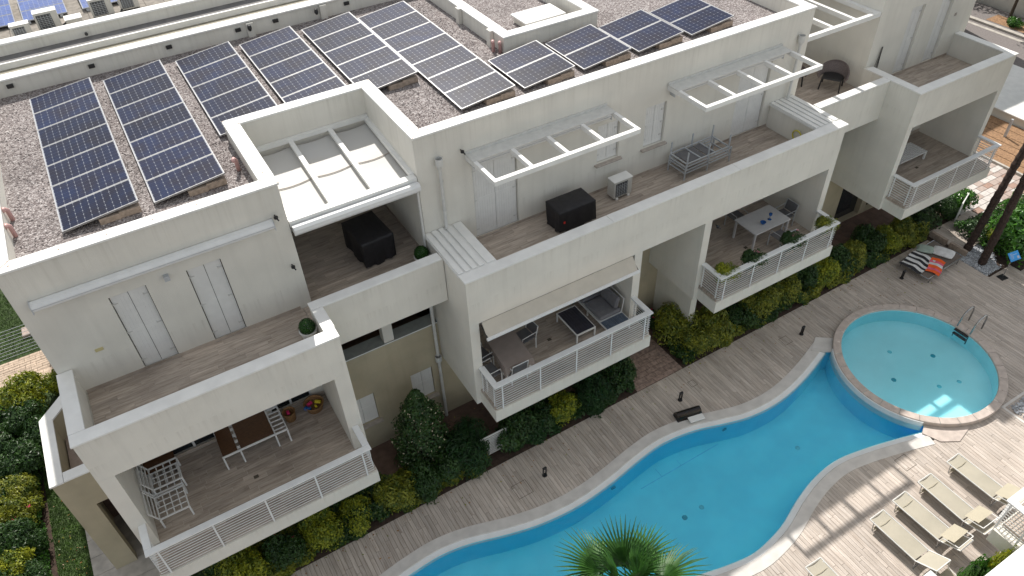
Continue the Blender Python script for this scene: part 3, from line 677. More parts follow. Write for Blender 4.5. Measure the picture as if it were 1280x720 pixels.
# --- first floor: boxed balconies
def balcony(x0, x1, nposts, zt, idx, ipiers=()):
    yo, yi = 11.58, YW
    part(B(x0 + .14, x1 - .1, 11.60, 12.45, 2.7, 3.14), 'balcony_slab', 'stucco')
    part(B(x0, x1, 12.45, YW, 2.7, 3.24), 'balcony_slab', 'stucco')
    planks('floor_planks', x0 + .16, x1 - .12, 11.66, 12.449, F1 - .05, 'x', .15, .6, 1.2, 'tfloor', parent=bld, th=.1)
    planks('floor_planks', x0 + .27, x1 - .27, 12.451, YW - .005, F1 - .05, 'x', .15, .6, 1.2, 'tfloor', parent=bld)
    xa, xb = x0 + .14, x1 - .12
    rail = part(MB().rbox(xa, xb, yo, yo + .17, 4.10, 4.15, .006).rbox(xa, xa + .17, yo + .172, 12.46, 4.10, 4.15, .006).rbox(xb - .17, xb, yo + .172, 12.46, 4.10, 4.15, .006), 'balcony_railing', 'white')
    sm = MB().box(xa + .05, xb - .05, yo + .05, yo + .058, -.010, .010).box(xa + .05, xa + .058, yo + .058, 12.45, -.010, .010).box(xb - .058, xb - .05, yo + .058, 12.45, -.010, .010).mesh('rail_slat', 'white')
    for k in range(9): link(sm, 'rail_slat', rail, loc=(0, 0, 3.235 + k * .095))
    pm_ = MB().box(-.02, .02, -.008, .008, 2.86, 4.1).box(-.045, .045, .0, .012, 2.86, 2.93).mesh('rail_post', 'white')
    for k in range(nposts): link(pm_, 'rail_post', rail, loc=(xa + .25 + (xb - xa - .5) * k / (nposts - 1), yo + .035, 0))
    pm2 = MB().box(-.008, .008, -.02, .02, 2.86, 4.1).mesh('rail_post', 'white')
    for yy in (11.72, 12.36): link(pm2, 'rail_post', rail, loc=(xa + .04, yy, 0)); link(pm2, 'rail_post', rail, loc=(xb - .04, yy, 0))
    part(MB().box(x0 + .25, x1 - .27, YW - .02, YW - .004, F1 - .03, F1 + .07), 'skirting', 'tfloor')
    part(MB().box(x0 + x1 / 2 * 0 + (x1 - x0) / 2 - .05, (x1 - x0) / 2 + x0 + .07, 12.98, 13.08, F1 - .046, F1 - .04), 'floor_drain', 'gap')
balcony(-3.3, 2.4, 5, 6.05, 0); balcony(5.68, 11.3, 5, 5.8, 1); balcony(13.65, 19.1, 5, 5.8, 2); balcony(22.5, 27.65, 5, 6.0, 3)
# piers / side walls of the boxes
for (a, b, zt) in ((-3.3, -2.96, 6.047), (2.03, 2.4, 6.047), (5.68, 5.95, 7.275), (11.03, 11.3, 5.797), (13.65, 13.92, 5.797), (18.83, 19.08, 7.275), (22.5, 22.76, 5.997), (27.4, 27.65, 5.997)):
    part(B(a, b, 12.46 if zt < 7 else 12.742, YW - .003, 3.24, zt), 'side_pier', 'stucco')
    if zt > 7: part(B(a, b, 12.46, 12.7415, 3.24, 5.797), 'side_pier', 'stucco')
# first-floor facade behind the balconies with sliding doors
for (a, b, zt) in ((-3.3, 2.4, 6.0), (5.68, 11.3, 5.95), (13.65, 19.1, 5.95), (22.5, 27.65, 5.95)):
    x1_, x2_ = a + .9, a + 2.6; x3_, x4_ = b - 1.9, b - .7
    mb = MB(); wallx(mb, a, b, YW, YW + .3, 2.7, 5.9, [(x1_, x2_, 3.32, 5.5), (x3_, x4_, 3.32, 5.5)]); part(mb, 'facade_wall', 'stucco')
    for (p, q) in ((x1_, x2_), (x3_, x4_)):
        w = part(MB().box(p, p + .06, YW + .05, YW + .12, 3.32, 5.5).box(q - .06, q, YW + .05, YW + .12, 3.32, 5.5).box((p + q) / 2 - .03, (p + q) / 2 + .03, YW + .05, YW + .12, 3.32, 5.44).box(p + .06, q - .06, YW + .05, YW + .12, 5.44, 5.5), 'glass_door', 'white')
        B(p + .06, (p + q) / 2 - .03, YW + .08, YW + .09, 3.34, 5.44).obj('pane', 'glass', w); B((p + q) / 2 + .03, q - .06, YW + .08, YW + .09, 3.34, 5.44).obj('pane', 'glass', w)
# loggia strips in the recesses (first floor) and beige walls below
def recess(xa, xb, wins):
    yb = YW - .03
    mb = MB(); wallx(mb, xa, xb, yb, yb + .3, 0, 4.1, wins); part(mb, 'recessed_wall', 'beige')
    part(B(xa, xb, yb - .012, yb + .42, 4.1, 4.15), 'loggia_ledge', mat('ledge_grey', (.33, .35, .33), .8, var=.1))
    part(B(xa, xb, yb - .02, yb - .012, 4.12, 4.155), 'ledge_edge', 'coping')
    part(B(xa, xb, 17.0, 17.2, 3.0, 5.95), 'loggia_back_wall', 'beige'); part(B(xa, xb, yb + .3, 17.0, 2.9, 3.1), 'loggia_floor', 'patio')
    for x in (xa + 1.62, ): part(B(x, x + .3, yb + .02, yb + .32, 4.152, 5.945), 'loggia_pillar', 'stucco')
    for x in (xa + .7, xa + 2.25): part(B(x, x + .45, 16.4, 16.9, 3.1, 5.9), 'loggia_pillar', 'beige')
wn = [(2.5, 3.38, 1.22, 2.42), (4.58, 5.3, 1.2, 2.42)]
recess(2.402, 5.678, wn); recess(11.302, 13.648, []); recess(19.102, 22.498, [])
part(B(11.3, 13.65, YW - .04, YW + .1, 4.2, 5.94), 'recessed_wall', 'beige')
for (a, b) in ((-3.3, 2.4), (5.68, 11.3), (13.65, 19.1), (22.5, 27.65)):
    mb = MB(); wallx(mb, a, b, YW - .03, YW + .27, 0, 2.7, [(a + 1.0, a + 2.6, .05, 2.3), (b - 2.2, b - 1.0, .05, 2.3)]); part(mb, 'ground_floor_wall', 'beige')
    part(B(a + .9, b - .8, YW + .2, YW + .24, 0.02, 2.35), 'ground_glazing', 'glass')
part(B(5.3, 5.68, YW - .02, YW + .2, 2.7, 4.0), 'pier_fill', 'beige') if False else None
part(B(-3.3, -3.05, 13.6, YW - .032, 0, 2.697), 'garden_wall', 'beige')
part(B(14.1, 14.35, 12.9, YW - .032, 0, 2.697), 'garden_wall', 'stucco')
# --- shutters
def leaf(w, h, name='shutter'):
    mb = MB(); mb.box(0, w, 0, .035, 0, h); nb = max(3, int(w / .075)); bw = (w - .06) / nb
    for k in range(nb): mb.box(.03 + k * bw + .002, .03 + (k + 1) * bw - .002, -.006, 0, .1, h - .1)
    for z in (.0, h * .48, h - .1): mb.box(.0, w, -.010, -.001, z, z + .1)
    return mb
def pair(o, mid_gap=.012, sill=False, y=YW + .085):
    w = (o[1] - o[0] - .05) / 2; h = o[3] - o[2] - .04
    me = leaf(w, h).mesh('shutter', 'shutter'); hm = MB().box(0, .10, -.020, -.014, 0, .022).box(-.012, .012, -.026, 0, -.012, .034).mesh('hinge', 'sill' if False else 'pipe')
    for s in range(2):
        ob = link(me, 'shutter', bld, loc=(o[0] + .02 + s * (w + mid_gap), y, o[2] + .02))
        for z in (.22, h / 2, h - .25): link(hm, 'hinge', ob, loc=(0 if s == 0 else w - .10, -.006, z))
    if sill: part(MB().rbox(o[0] - .08, o[1] + .08, YW - .12, YW + .1, o[2] - .06, o[2] - .001, .008), 'window_sill', 'sill')
    else: part(B(o[0], o[1], YW - .02, YW + .07, o[2] - .03, o[2] - .002), 'door_sill', 'sill')
for o in opL: pair(o)
for i, o in enumerate(opM): pair(o, sill=i in (1, 2))
for o in opR: pair(o, y=YW + .10)
for o in wn:
    w = (o[1] - o[0] - .03) / 2; h = o[3] - o[2] - .03; me = leaf(w, h).mesh('shutter', 'shutter')
    for s in range(2): link(me, 'shutter', bld, loc=(o[0] + .01 + s * (w + .01), YW + .03, o[2] + .015))
    part(MB().rbox(o[0] - .08, o[1] + .08, YW - .16, YW + .02, o[2] - .07, o[2] - .001, .008), 'window_sill', 'sill')
# --- awning cassette of the left terrace
def cassette(x0, x1, y, z, nm='awning_cassette'):
    mb = MB(); pr = [(0, -.09), (0, .09), (-.06, .12), (-.16, .10), (-.20, .03), (-.19, -.05), (-.12, -.11)]
    k = len(pr); mb.add([(x0, y + a, z + b) for a, b in pr] + [(x1, y + a, z + b) for a, b in pr], [tuple(range(k - 1, -1, -1)), tuple(range(k, 2 * k)), *[(i, k + i, k + (i + 1) % k, (i + 1) % k) for i in range(k)]][:])
    o = part(mb, nm, 'white')
    mb = MB()
    for xx in (x0 - .015, x1): mb.box(xx, xx + .015, y - .205, y, z - .115, z + .125)
    mb.box(x0, x1, y - .207, y - .198, z + .0, z + .008)
    mb.obj('end_cap', 'silver', o); return o
cassette(-3.0, 2.05, YW - .003, 9.30)
cassette(7.2, 11.5, YW - .003, 9.08); cassette(13.75, 18.0, YW - .003, 9.08)
# pergolas
def pergola(x0, x1, yout, z, nb, plate=.45):
    pg = part(MB().box(x0, x1, YW - plate, YW - .004, z - .03, z).box(x0, x1, YW - .05, YW - .004, z + .001, z + .06), 'pergola', 'pipe')
    MB().box(x0, x1, yout, yout + .12, z - .13, z).obj('front_beam', 'coping', pg)
    rm = MB().box(-.05, .05, yout + .12, YW - .46, -.13, -.003).mesh('rafter', 'coping')
    for k in range(nb + 1):
        link(rm, 'rafter', pg, loc=(x0 + .05 + (x1 - x0 - .1) * k / nb, 0, z))
    B(x0, x0 + .05, YW - plate, YW - .01, z - .16, z - .032).obj('side_bracket', 'coping', pg); B(x1 - .05, x1, YW - plate, YW - .01, z - .16, z - .032).obj('side_bracket', 'coping', pg)
pergola(7.05, 11.45, 13.2, 9.35, 4); pergola(13.6, 18.05, 13.1, 9.32, 4)
pg = part(MB().box(19.25, 22.59, 14.74, 14.88, 9.1, 9.25), 'pergola', 'coping')
for x in (20.4, 21.45): B(x, x + .12, 14.882, 17.8, 9.1, 9.246).obj('rafter', 'coping', pg)
B(22.4, 22.59, 14.882, 17.8, 9.12, 9.243).obj('rafter', 'coping', pg)
# retractable fabric canopy over the middle terrace
cn = part(MB().box(2.42, 5.69, 14.72, 14.92, 8.98, 9.14), 'fabric_canopy', 'coping')
mb = MB(); pr = [(14.50, 8.90), (14.50, 9.00), (14.56, 9.06), (14.68, 9.05), (14.71, 8.95), (14.68, 8.84), (14.56, 8.82)]; k = len(pr)
mb.add([(2.44, a, b) for a, b in pr] + [(5.68, a, b) for a, b in pr], [tuple(range(k - 1, -1, -1)), tuple(range(k, 2 * k)), *[(i, k + i, k + (i + 1) % k, (i + 1) % k) for i in range(k)]]); mb.obj('canopy_gutter', 'white', cn)
for x in (2.42, 3.48, 4.56, 5.60): MB().bar((x + .05, 14.93, 9.10), (x + .05, 17.8, 9.36), .12, .10).obj('rafter', 'coping', cn)
B(2.42, 5.70, 17.72, 17.815, 9.36, 9.48).obj('wall_rail', 'coping', cn)
for i, (xa, xb) in enumerate(((2.50, 3.50), (3.56, 4.58), (4.64, 5.62))):
    mb = MB(); ny, nx = 30, 8; vs = []
    for j in range(ny + 1):
        t = j / ny; y = 14.93 + t * 2.8; zb = 8.97 + t * .27
        seg = (t * 2) % 1; sag = -.015 * math.sin(PI * seg) ** .8
        for q in range(nx + 1):
            u = q / nx; vs.append((xa + (xb - xa) * u, y - .06 * math.sin(PI * u), zb + sag - .012 * math.sin(PI * u)))
    mb.add(vs, [(j * (nx + 1) + q, j * (nx + 1) + q + 1, (j + 1) * (nx + 1) + q + 1, (j + 1) * (nx + 1) + q) for j in range(ny) for q in range(nx)])
    mb.obj('fabric_panel', 'canopy', cn, smooth=True)
    for t in (.46,):
        mb = MB(); mb.tube([(xa + (xb - xa) * u / 6, 14.93 + t * 2.8 - .06 * math.sin(PI * u / 6), 8.985 + t * .27 - .012 * math.sin(PI * u / 6)) for u in range(7)], .012, 6); mb.obj('fabric_batten', 'sill', cn)
# sloping awning over second balcony
mb = MB(); mb.add([(6.03, 12.455, 5.79), (10.93, 12.455, 5.79), (10.86, 12.08, 5.56), (5.98, 12.08, 5.56), (6.03, 12.455, 5.782), (10.93, 12.455, 5.782), (10.86, 12.08, 5.552), (5.98, 12.08, 5.552)], [(0, 1, 2, 3), (7, 6, 5, 4), (0, 3, 7, 4), (1, 5, 6, 2)])
aw = part(mb, 'drop_awning', 'awning'); MB().rbox(5.95, 10.9, 12.02, 12.09, 5.50, 5.58, .01).obj('front_bar', 'white', aw)
MB().tube([(6.0, 12.44, 5.72), (6.0, 12.3, 5.66), (5.99, 12.06, 5.54)], .02, 6).obj('awning_arm', 'darkmetal', aw); MB().tube([(10.9, 12.44, 5.72), (10.87, 12.06, 5.54)], .02, 6).obj('awning_arm', 'darkmetal', aw)
# downpipes
def downpipe(x, y, zt, zb, r=.045, hop=True):
    mb = MB(); mb.tube([(x, y, zt), (x, y, zb)], r, 12)
    o = part(mb, 'downpipe', 'pipe', smooth=False)
    if hop: MB().lathe([(.045, zt - .12), (.10, zt), (.105, zt + .2), (.09, zt + .2), (.085, zt + .02), (.03, zt - .08)], 16, c=(x, y)).obj('pipe_hopper', 'pipe', o, smooth=False)
    mbb = MB()
    for z in (zb + (zt - zb) * .3, zb + (zt - zb) * .75): mbb.lathe([(r + .012, z), (r + .012, z + .03)], 10, c=(x, y)).box(x - .02, x + .02, y, y + .08, z, z + .03)
    mbb.obj('pipe_bracket', 'pipe', o)
downpipe(6.28, YW - .12, 9.35, 7.38); downpipe(18.75, YW - .12, 9.3, 7.38)
downpipe(5.62, YW - .10, 8.85, 6.6, .035, False); downpipe(5.52, YW - .13, 5.9, 2.9, .05, False); downpipe(5.52, YW - .13, 2.65, .0, .05)
# small facade fittings
part(MB().box(-.52, -.40, YW - .12, YW - .002, 8.80, 8.92), 'wall_lamp', 'silver'); part(B(-2.42, -2.25, YW - .02, YW - .002, 7.56, 7.64), 'cable_plate', mat('plate_cream', (.55, .48, .25), .5))
for (x, y, z) in ((2.15, YW - .05, 9.45), (6.95, YW - .05, 9.5), (14.05, 12.38, 5.6), (2.2, YW - .05, 7.95)):
    part(MB().tube([(x, y + .05, z), (x, y - .07, z), (x + .03, y - .14, z - .05)], .018, 6).lathe([(0, z + .04), (.05, z + .02), (.05, z - .03), (0, z - .04)], 8, c=(x, y - .05)), 'awning_crank_bracket', 'darkmetal')
part(MB().rbox(25.3, 25.45, YW - .1, YW - .002, 9.15, 9.25, .01), 'wall_lamp', 'silver')
part(B(26.9, 27.0, YW - .02, YW - .002, 8.1, 8.2), 'cable_plate', 'sill')

# --- low side terrace on the left
lt = [(-4.8, YW), (-4.8, 17.05), (-4.05, 17.9), (-4.05, 24.0)]
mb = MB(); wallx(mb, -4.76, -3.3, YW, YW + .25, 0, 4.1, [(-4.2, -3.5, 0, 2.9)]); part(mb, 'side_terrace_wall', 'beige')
LT = [Vector(p) for p in lt]
def miter(P_, d):
    o = []
    for i_, p in enumerate(P_):
        n1 = (P_[i_] - P_[i_ - 1]).normalized() if i_ > 0 else None; n2 = (P_[i_ + 1] - P_[i_]).normalized() if i_ < len(P_) - 1 else None
        a_ = n1 or n2; b_ = n2 or n1; na, nb2 = Vector((a_.y, -a_.x)), Vector((b_.y, -b_.x)); m2 = (na + nb2).normalized(); o.append(p + m2 * (d / m2.dot(na)))
    return o
for i_ in range(3):
    for (w0, w1, z0, z1, m, nm) in ((.03, .25, 0, 4.1, 'beige', 'side_terrace_wall'), (.0, .32, 4.1, 4.15, 'coping', 'coping')):
        A_, B_ = miter(LT, w0), miter(LT, w1); st = Vector((0, .26 if nm != 'coping' else -.03)) if i_ == 0 else Vector((0, 0))
        g = (B_[i_ + 1] - B_[i_]).normalized() * .003
        e = [A_[i_] + st, A_[i_ + 1] - g, B_[i_ + 1] - g, B_[i_] + st]
        mb = MB(); mb.add([(v.x, v.y, z0) for v in e] + [(v.x, v.y, z1) for v in e], [(0, 3, 2, 1), (4, 5, 6, 7), (0, 1, 5, 4), (1, 2, 6, 5), (2, 3, 7, 6), (3, 0, 4, 7)]); part(mb, nm, m)
coprun(-4.47, -3.31, YW - .03, YW + .29, 4.153)
part(B(-4.52, -3.3, YW + .25, 17.2, 3.0, 3.25), 'side_terrace_floor', 'cobble'); part(B(-4.0, -3.3, 17.2, 24, 3.0, 3.25), 'side_terrace_floor', 'cobble')
part(B(-4.6, -3.3, 16.5, 16.7, 0, 3.0), 'doorway_back', 'patio')

# ------------------------------------------------------------------ solar arrays on the gravel
NX, NY = 10, 6; PW, PL = 1.66, 1.0
fm = MB(); fm.box(0, PW, 0, PL, -.03, 0).mesh
fm.mi = 1; t = .018
for a in ((0, PW, 0, t), (0, PW, PL - t, PL), (0, t, t, PL - t), (PW - t, PW, t, PL - t)): fm.box(a[0], a[1], a[2], a[3], -.036, .006)
panel_me = fm.mesh('solar_panel', ['panelback', 'alu'])
cm = MB(); cw = (PW - .07) / NX; ch = (PL - .06) / NY
for i in range(NX):
    for j in range(NY):
        x = .035 + i * cw + .0018; y = .03 + j * ch + .0018; a, b, c = cw - .0036, ch - .0036, .017
        cm.add([(x + c, y, .003), (x + a - c, y, .003), (x + a, y + c, .003), (x + a, y + b - c, .003), (x + a - c, y + b, .003), (x + c, y + b, .003), (x, y + b - c, .003), (x, y + c, .003)], [tuple(range(8))])
cell_me = cm.mesh('solar_cells', 'panelblue')
blk = MB().rbox(0, .45, 0, .22, 0, .16, .008).mesh('ballast_block', 'block')
rows = [(-2.02, 16.10, 7, 'leftmost long row of seven dark blue solar panels on the gravel roof'), (-.09, 16.10, 7, 'second long row of solar panels from the left on the gravel roof'),
        (1.95, 18.2, 5, 'third row of solar panels, its near end hidden behind the canopy parapet'), (3.87, 18.2, 5, 'fourth row of solar panels, straight behind the fabric canopy recess'),
        (5.83, 18.15, 5, 'fifth row of solar panels, ending beside the corner of the recess parapet'), (7.65, 15.92, 7, 'longest row of solar panels right of the canopy recess, reaching the front parapet'),
        (9.60, 15.95, 2, 'pair of solar panels nearest the long row, by the front parapet'), (11.55, 15.95, 2, 'second pair of solar panels from the left in the row of four pairs'),
        (13.48, 15.95, 2, 'third pair of solar panels, below the skylight enclosure corner'), (15.46, 15.95, 2, 'rightmost pair of solar panels by the front parapet')]
tilt = rad(6.5)
for (x, y, n_, lab) in rows:
    a = thing('solar_array', lab, 'solar panels', (x, y, 9.86), 0, 'solar panel rows on the gravel roof')
    for k in range(n_):
        p = link(panel_me, 'solar_panel', a, loc=(0, k * 1.015, 0), rot=(0, -tilt, 0)); link(cell_me, 'solar_cells', p)
    for k in range(n_ + 1):
        yy = k * 1.015 + (-.03 if k == 0 else -.11)
        for xx in ((.75, 1.18) if k == 0 else (1.12,)):
            link(blk, 'ballast_block', a, loc=(xx, yy + random.uniform(-.0, .02), -.11 if xx > 1 else -.14))

# ------------------------------------------------------------------ building behind
nb_ = thing('rear_building', 'grey flat-roofed building behind, with paved roof, air conditioners and blue solar panels', 'building')
B(-3.34, 45, 26.68, 26.98, 0, 10.2).obj('parapet_wall', 'stucco', nb_)
for k in range(7): MB().rbox(-3.34 + k * 6.9, -3.34 + (k + 1) * 6.9 - .006, 26.62, 27.02, 10.2, 10.26, .01).obj('coping', 'coping', nb_)
B(-3.34, 45, 24.36, 25.8, 0, 9.8).obj('lower_roof', 'olivemetal', nb_); B(-3.34, 45, 25.8, 25.88, 9.6, 9.98).obj('roof_flashing', 'coping', nb_)
B(-3.34, 45, 25.882, 26.678, 0, 9.88).obj('gutter_roof', 'greyroof', nb_)
B(-3.34, 45, 26.99, 60, 0, 9.80).obj('roof_slab', 'greyroof', nb_)
mb = MB()
for i in range(38):
    for j in range(12):
        mb.box(-3.3 + i * .6 + .006, -3.3 + (i + 1) * .6 - .006, 27.0 + j * .6 + .006, 27.0 + (j + 1) * .6 - .006, 9.8, 9.855 + random.uniform(0, .004))
mb.obj('roof_pavers', 'paver', nb_, kind='stuff')
B(-3.34, 45, 26.63, 26.676, 10.02, 10.08).obj('ledge_strip', 'pipe', nb_) if False else None
MB().tube([(-.0, 26.62, 10.0), (-.0, 26.5, 10.02)], .05, 8).obj('vent_spout', 'darkmetal', nb_)
oldp = MB(); oldp.box(0, 1.35, 0, .8, -.03, 0); oldp.mi = 1
for i in range(9):
    for j in range(5): oldp.box(.03 + i * .145, .03 + i * .145 + .138, .03 + j * .15, .03 + j * .15 + .143, 0, .004)
om = oldp.mesh('solar_panel', ['panelback', 'oldpanel'])
for (x, lab) in ((-3.2, 'blue solar panels at the top left corner of the photo, behind the leftmost air conditioner'), (-1.62, 'blue solar panels on the rear roof behind the second air conditioner'), (.2, 'blue solar panels on the rear roof behind the third air conditioner')):
    a = thing('blue_solar_array', lab, 'solar panels', (x, 28.95, 9.98), 0, 'blue solar arrays on the rear roof')
    for k in range(3): link(om, 'solar_panel', a, loc=(0, k * .82, k * .05), rot=(rad(3.5), 0, 0))
    MB().box(.1, .2, 0, 2.2, -.12, -.035).box(1.1, 1.2, 0, 2.2, -.12, -.035).obj('support_rail', 'silver', a)
def acunit(x, y, z, w, d, h, lab, side='front', rz=0):
    a = thing('air_conditioner', lab, 'air conditioner', (x, y, z), rz, 'outdoor air conditioner units')
    MB().rbox(0, w, 0, d, .06, h, .02).obj('casing', 'acbody', a)
    MB().box(-.005, w + .005, -.005, d + .005, h, h + .015).obj('top_plate', 'coping', a)
    gr = MB(); gr.box(.06, w * .72, -.012, -.002, .12, h - .06); g = gr.obj('grille', 'acgrille', a)
    gb = MB()
    for k in range(7): gb.box(.07, w * .71, -.018, -.013, .15 + k * (h - .24) / 7, .157 + k * (h - .24) / 7)
    for k in range(5): gb.box(.1 + k * w * .13, .107 + k * w * .13, -.0185, -.0135, .13, h - .07)
    gb.obj('grille_bars', 'silver', g)
    for xx in (.08, w - .16): B(xx, xx + .08, -.02, d + .02, 0, .06).obj('foot', 'darkmetal' if z > 8 else 'coping', a)
acunit(-1.98, 27.55, 9.86, .55, .32, .5, 'white air conditioner at the left end of the rear roof')
acunit(-1.24, 27.85, 9.86, .68, .35, .62, 'white air conditioner between the leftmost one and the white junction box')
acunit(.40, 28.0, 9.86, .68, .35, .62, 'white air conditioner just right of the white junction box')
acunit(1.30, 28.1, 9.86, .6, .33, .5, 'white air conditioner at the right end of the rear roof group')
acunit(11.42, 14.08, ZT, .66, .34, .62, 'white outdoor air conditioner on the middle terrace below the shuttered window')
jb = thing('junction_box', 'low white box on the rear roof between the air conditioners', 'box', (-.42, 27.75, 9.86))
MB().rbox(0, .48, 0, .4, 0, .25, .01).obj('casing', 'acbody', jb); MB().rbox(-.02, .5, -.02, .42, .25, .28, .008).obj('lid', 'coping', jb)
mb = MB()
for (a, b) in (((-1.3, 27.6), (-.42, 27.95)), ((-1.7, 27.5), (-.9, 27.6)), ((.06, 27.9), (.45, 27.8)), ((1.0, 27.9), (1.35, 28.15))):
    mb.tube([(a[0], a[1], 9.95), ((a[0] * 2 + b[0]) / 3, a[1] - .12, 9.9), ((a[0] + 2 * b[0]) / 3, b[1] - .15, 9.9), (b[0], b[1], 10.0)], .03, 6)
mb.obj('black_hoses', 'darkmetal', label='black insulated hoses linking the rear roof air conditioners', cat='hose')
acl = None

# ------------------------------------------------------------------ building across the pool (bottom right)
fb = thing('opposite_building', 'corner of the opposite white building at the bottom right edge, with sunlit coping', 'building')
MB().box(9.0, 10.5 + 6, -6, 1.26, 6.0, 7.31).obj('parapet_wall', 'stucco', fb); MB().rbox(9.2, 17, .96, 1.3, 7.31, 7.36, .008).obj('coping', 'coping', fb)
MB().rbox(8.86, 9.19, -5, 1.3, 7.31, 7.36, .008).obj('coping', 'coping', fb)
MB().box(13.7, 19.5, -6, 1.25, 2.7, 5.9).obj('upper_wall', 'stucco', fb); MB().box(13.95, 19.5, 1.25, 2.35, 2.7, 3.14).obj('balcony_slab', 'stucco', fb)
MB().rbox(6.5, 8.82, 1.305, 1.83, 7.31, 7.36, .008).obj('coping', 'coping', fb)
rl = MB().rbox(14.0, 19.4, 2.32, 2.49, 4.1, 4.15, .006).rbox(14.0, 14.17, 1.26, 2.318, 4.1, 4.15, .006).obj('balcony_railing', 'white', fb)
sm = MB().box(14.05, 19.3, 2.43, 2.438, -.010, .010).box(14.05, 14.058, 1.26, 2.43, -.010, .010).mesh('rail_slat', 'white')
for k in range(9): link(sm, 'rail_slat', rl, loc=(0, 0, 3.235 + k * .095))
pm2 = MB().box(-.008, .008, -.02, .02, 2.86, 4.1).mesh('rail_post', 'white')
for yy in (1.35, 1.85, 2.36): link(pm2, 'rail_post', rl, loc=(14.04, yy, 0))
B(14.2, 19.3, 1.25, 2.3, 3.14, 3.25).obj('balcony_floor', 'tfloor', fb)

# ------------------------------------------------------------------ furniture builders
def chairframe(o, w=.5, d=.5, hs=.43, hb=.85, m='white', seatm='greymesh'):
    leg = MB().box(-.015, .015, -.015, .015, 0, hs).mesh('leg', m)
    for x in (-w / 2, w / 2):
        for y in (-d / 2, d / 2): link(leg, 'leg', o, loc=(x, y, 0))
    MB().rbox(-w / 2, w / 2, -d / 2, d / 2, hs, hs + .03, .01).obj('seat', seatm, o)
    T = Matrix.Translation((0, d / 2, hs)) @ Matrix.Rotation(rad(-12), 4, 'X')
    MB().box(-w / 2 + .03, w / 2 - .03, -.01, .01, .06, hb - hs, T=T).obj('backrest', seatm, o)
    mb = MB(); mb.tube([T @ Vector((-w / 2, 0, 0)), T @ Vector((-w / 2, 0, hb - hs)), T @ Vector((w / 2, 0, hb - hs)), T @ Vector((w / 2, 0, 0))], .014, 6); mb.obj('back_frame', m, o)
    for s in (-1, 1): MB().tube([(s * w / 2, -d / 2, hs), (s * w / 2, -d / 2 + .03, hs + .2), (s * w / 2, d / 2 + .04, hs + .22)], .012, 6).obj('armrest', m, o)
FZ = F1 - .05
for (x, y, rz, lab) in ((6.18, 12.55, rad(95), 'white framed chair squeezed between the pier and the cloth-covered table'), (6.28, 13.2, rad(100), 'white framed chair at the far left corner of the cloth-covered table'),
                        (7.72, 13.2, rad(-85), 'dark-backed chair right of the cloth-covered table'), (6.9, 12.15 + .2, rad(180), 'white chair tucked under the near side of the cloth-covered table')):
    o = thing('dining_chair', lab, 'chair', (x, y, FZ), rz, 'chairs on the second balcony'); chairframe(o)
tb = thing('dining_table', 'white legged dining table under a brown cloth on the second balcony', 'table', (6.98, 12.78, FZ), rad(-4))
for x in (-.36, .36):
    for y in (-.55, .55): B(x - .03, x + .03, y - .03, y + .03, 0, .7).obj('leg', 'white', tb)
MB().box(-.42, .42, -.62, .62, .7, .725).obj('tabletop', 'white', tb)
mb = MB(); mb.box(-.44, .44, -.64, .64, .727, .735); n_ = 28
per = []
for k in range(n_ * 4):
    s, t = divmod(k, n_); u = t / n_
    per.append([(-.44 + .88 * u, -.64), (.44, -.64 + 1.28 * u), (.44 - .88 * u, .64), (-.44, .64 - 1.28 * u)][s] + (u, s))
vs = [(x, y, .734) for x, y, u, s in per]; 
for x, y, u, s in per:
    c = abs(u - .5) * 2; fl = .02 + .03 * c ** 4 + .008 * math.sin(u * 25); nx_, ny_ = [(0, -1), (1, 0), (0, 1), (-1, 0)][s]
    vs.append((x + nx_ * fl, y + ny_ * fl, .734 - .2 - .12 * c ** 6))
q = len(per); mb.add(vs, [(i, (i + 1) % q, q + (i + 1) % q, q + i) for i in range(q)])
mb.obj('tablecloth', 'cloth', label='taupe tablecloth draped over the table on the second balcony', cat='tablecloth', loc=(6.98, 12.78, FZ), rot=(0, 0, rad(-4)))
ct = thing('coffee_table', 'low coffee table with dark slatted top and white frame on the second balcony', 'table', (9.43, 13.0, FZ))
for k in range(7): B(-.31 + k * .09, -.31 + k * .09 + .083, -.52, .52, .33, .35).obj('slat', 'darkslat', ct)
MB().box(-.34, .34, -.55, -.52, .3, .35).box(-.34, .34, .52, .55, .3, .35).box(-.34, -.315, -.52, .52, .3, .35).box(.32, .34, -.52, .52, .3, .35).obj('frame', 'white', ct)
for x in (-.32, .32):
    for y in (-.53, .53): B(x - .02, x + .02, y - .02, y + .02, 0, .3).obj('leg', 'white', ct)
sf = thing('sofa', 'grey cushioned outdoor sofa on white frame by the side wall of the second balcony', 'sofa', (10.42, 13.15, FZ))
MB().box(-.42, .42, -1.05, 1.2, .24, .29).obj('frame', 'white', sf)
for x in (-.38, .38):
    for y in (-1.0, .1, 1.15): B(x - .02, x + .02, y - .02, y + .02, 0, .24).obj('leg', 'white', sf)
for k in range(8): B(-.4 + k * .1, -.4 + k * .1 + .09, -1.04, -.6, .292, .305).obj('slat', 'bluegreyslat', sf)
for y0 in (-.58, .32): MB().rbox(-.4, .4, y0, y0 + .86, .3, .44, .05).obj('seat_cushion', 'cushion', sf)
for y0 in (-.5, .34): MB().rbox(-.07, .07, 0, .78, 0, .42, .05, T=Matrix.Translation((.24, y0, .43)) @ Matrix.Rotation(rad(14), 4, 'Y')).obj('back_cushion', 'cushion', sf)
MB().tube([(.41, -.55, .29), (.47, -.55, .8), (.47, 1.15, .8), (.41, 1.15, .29)], .015, 6).obj('back_rail', 'white', sf)
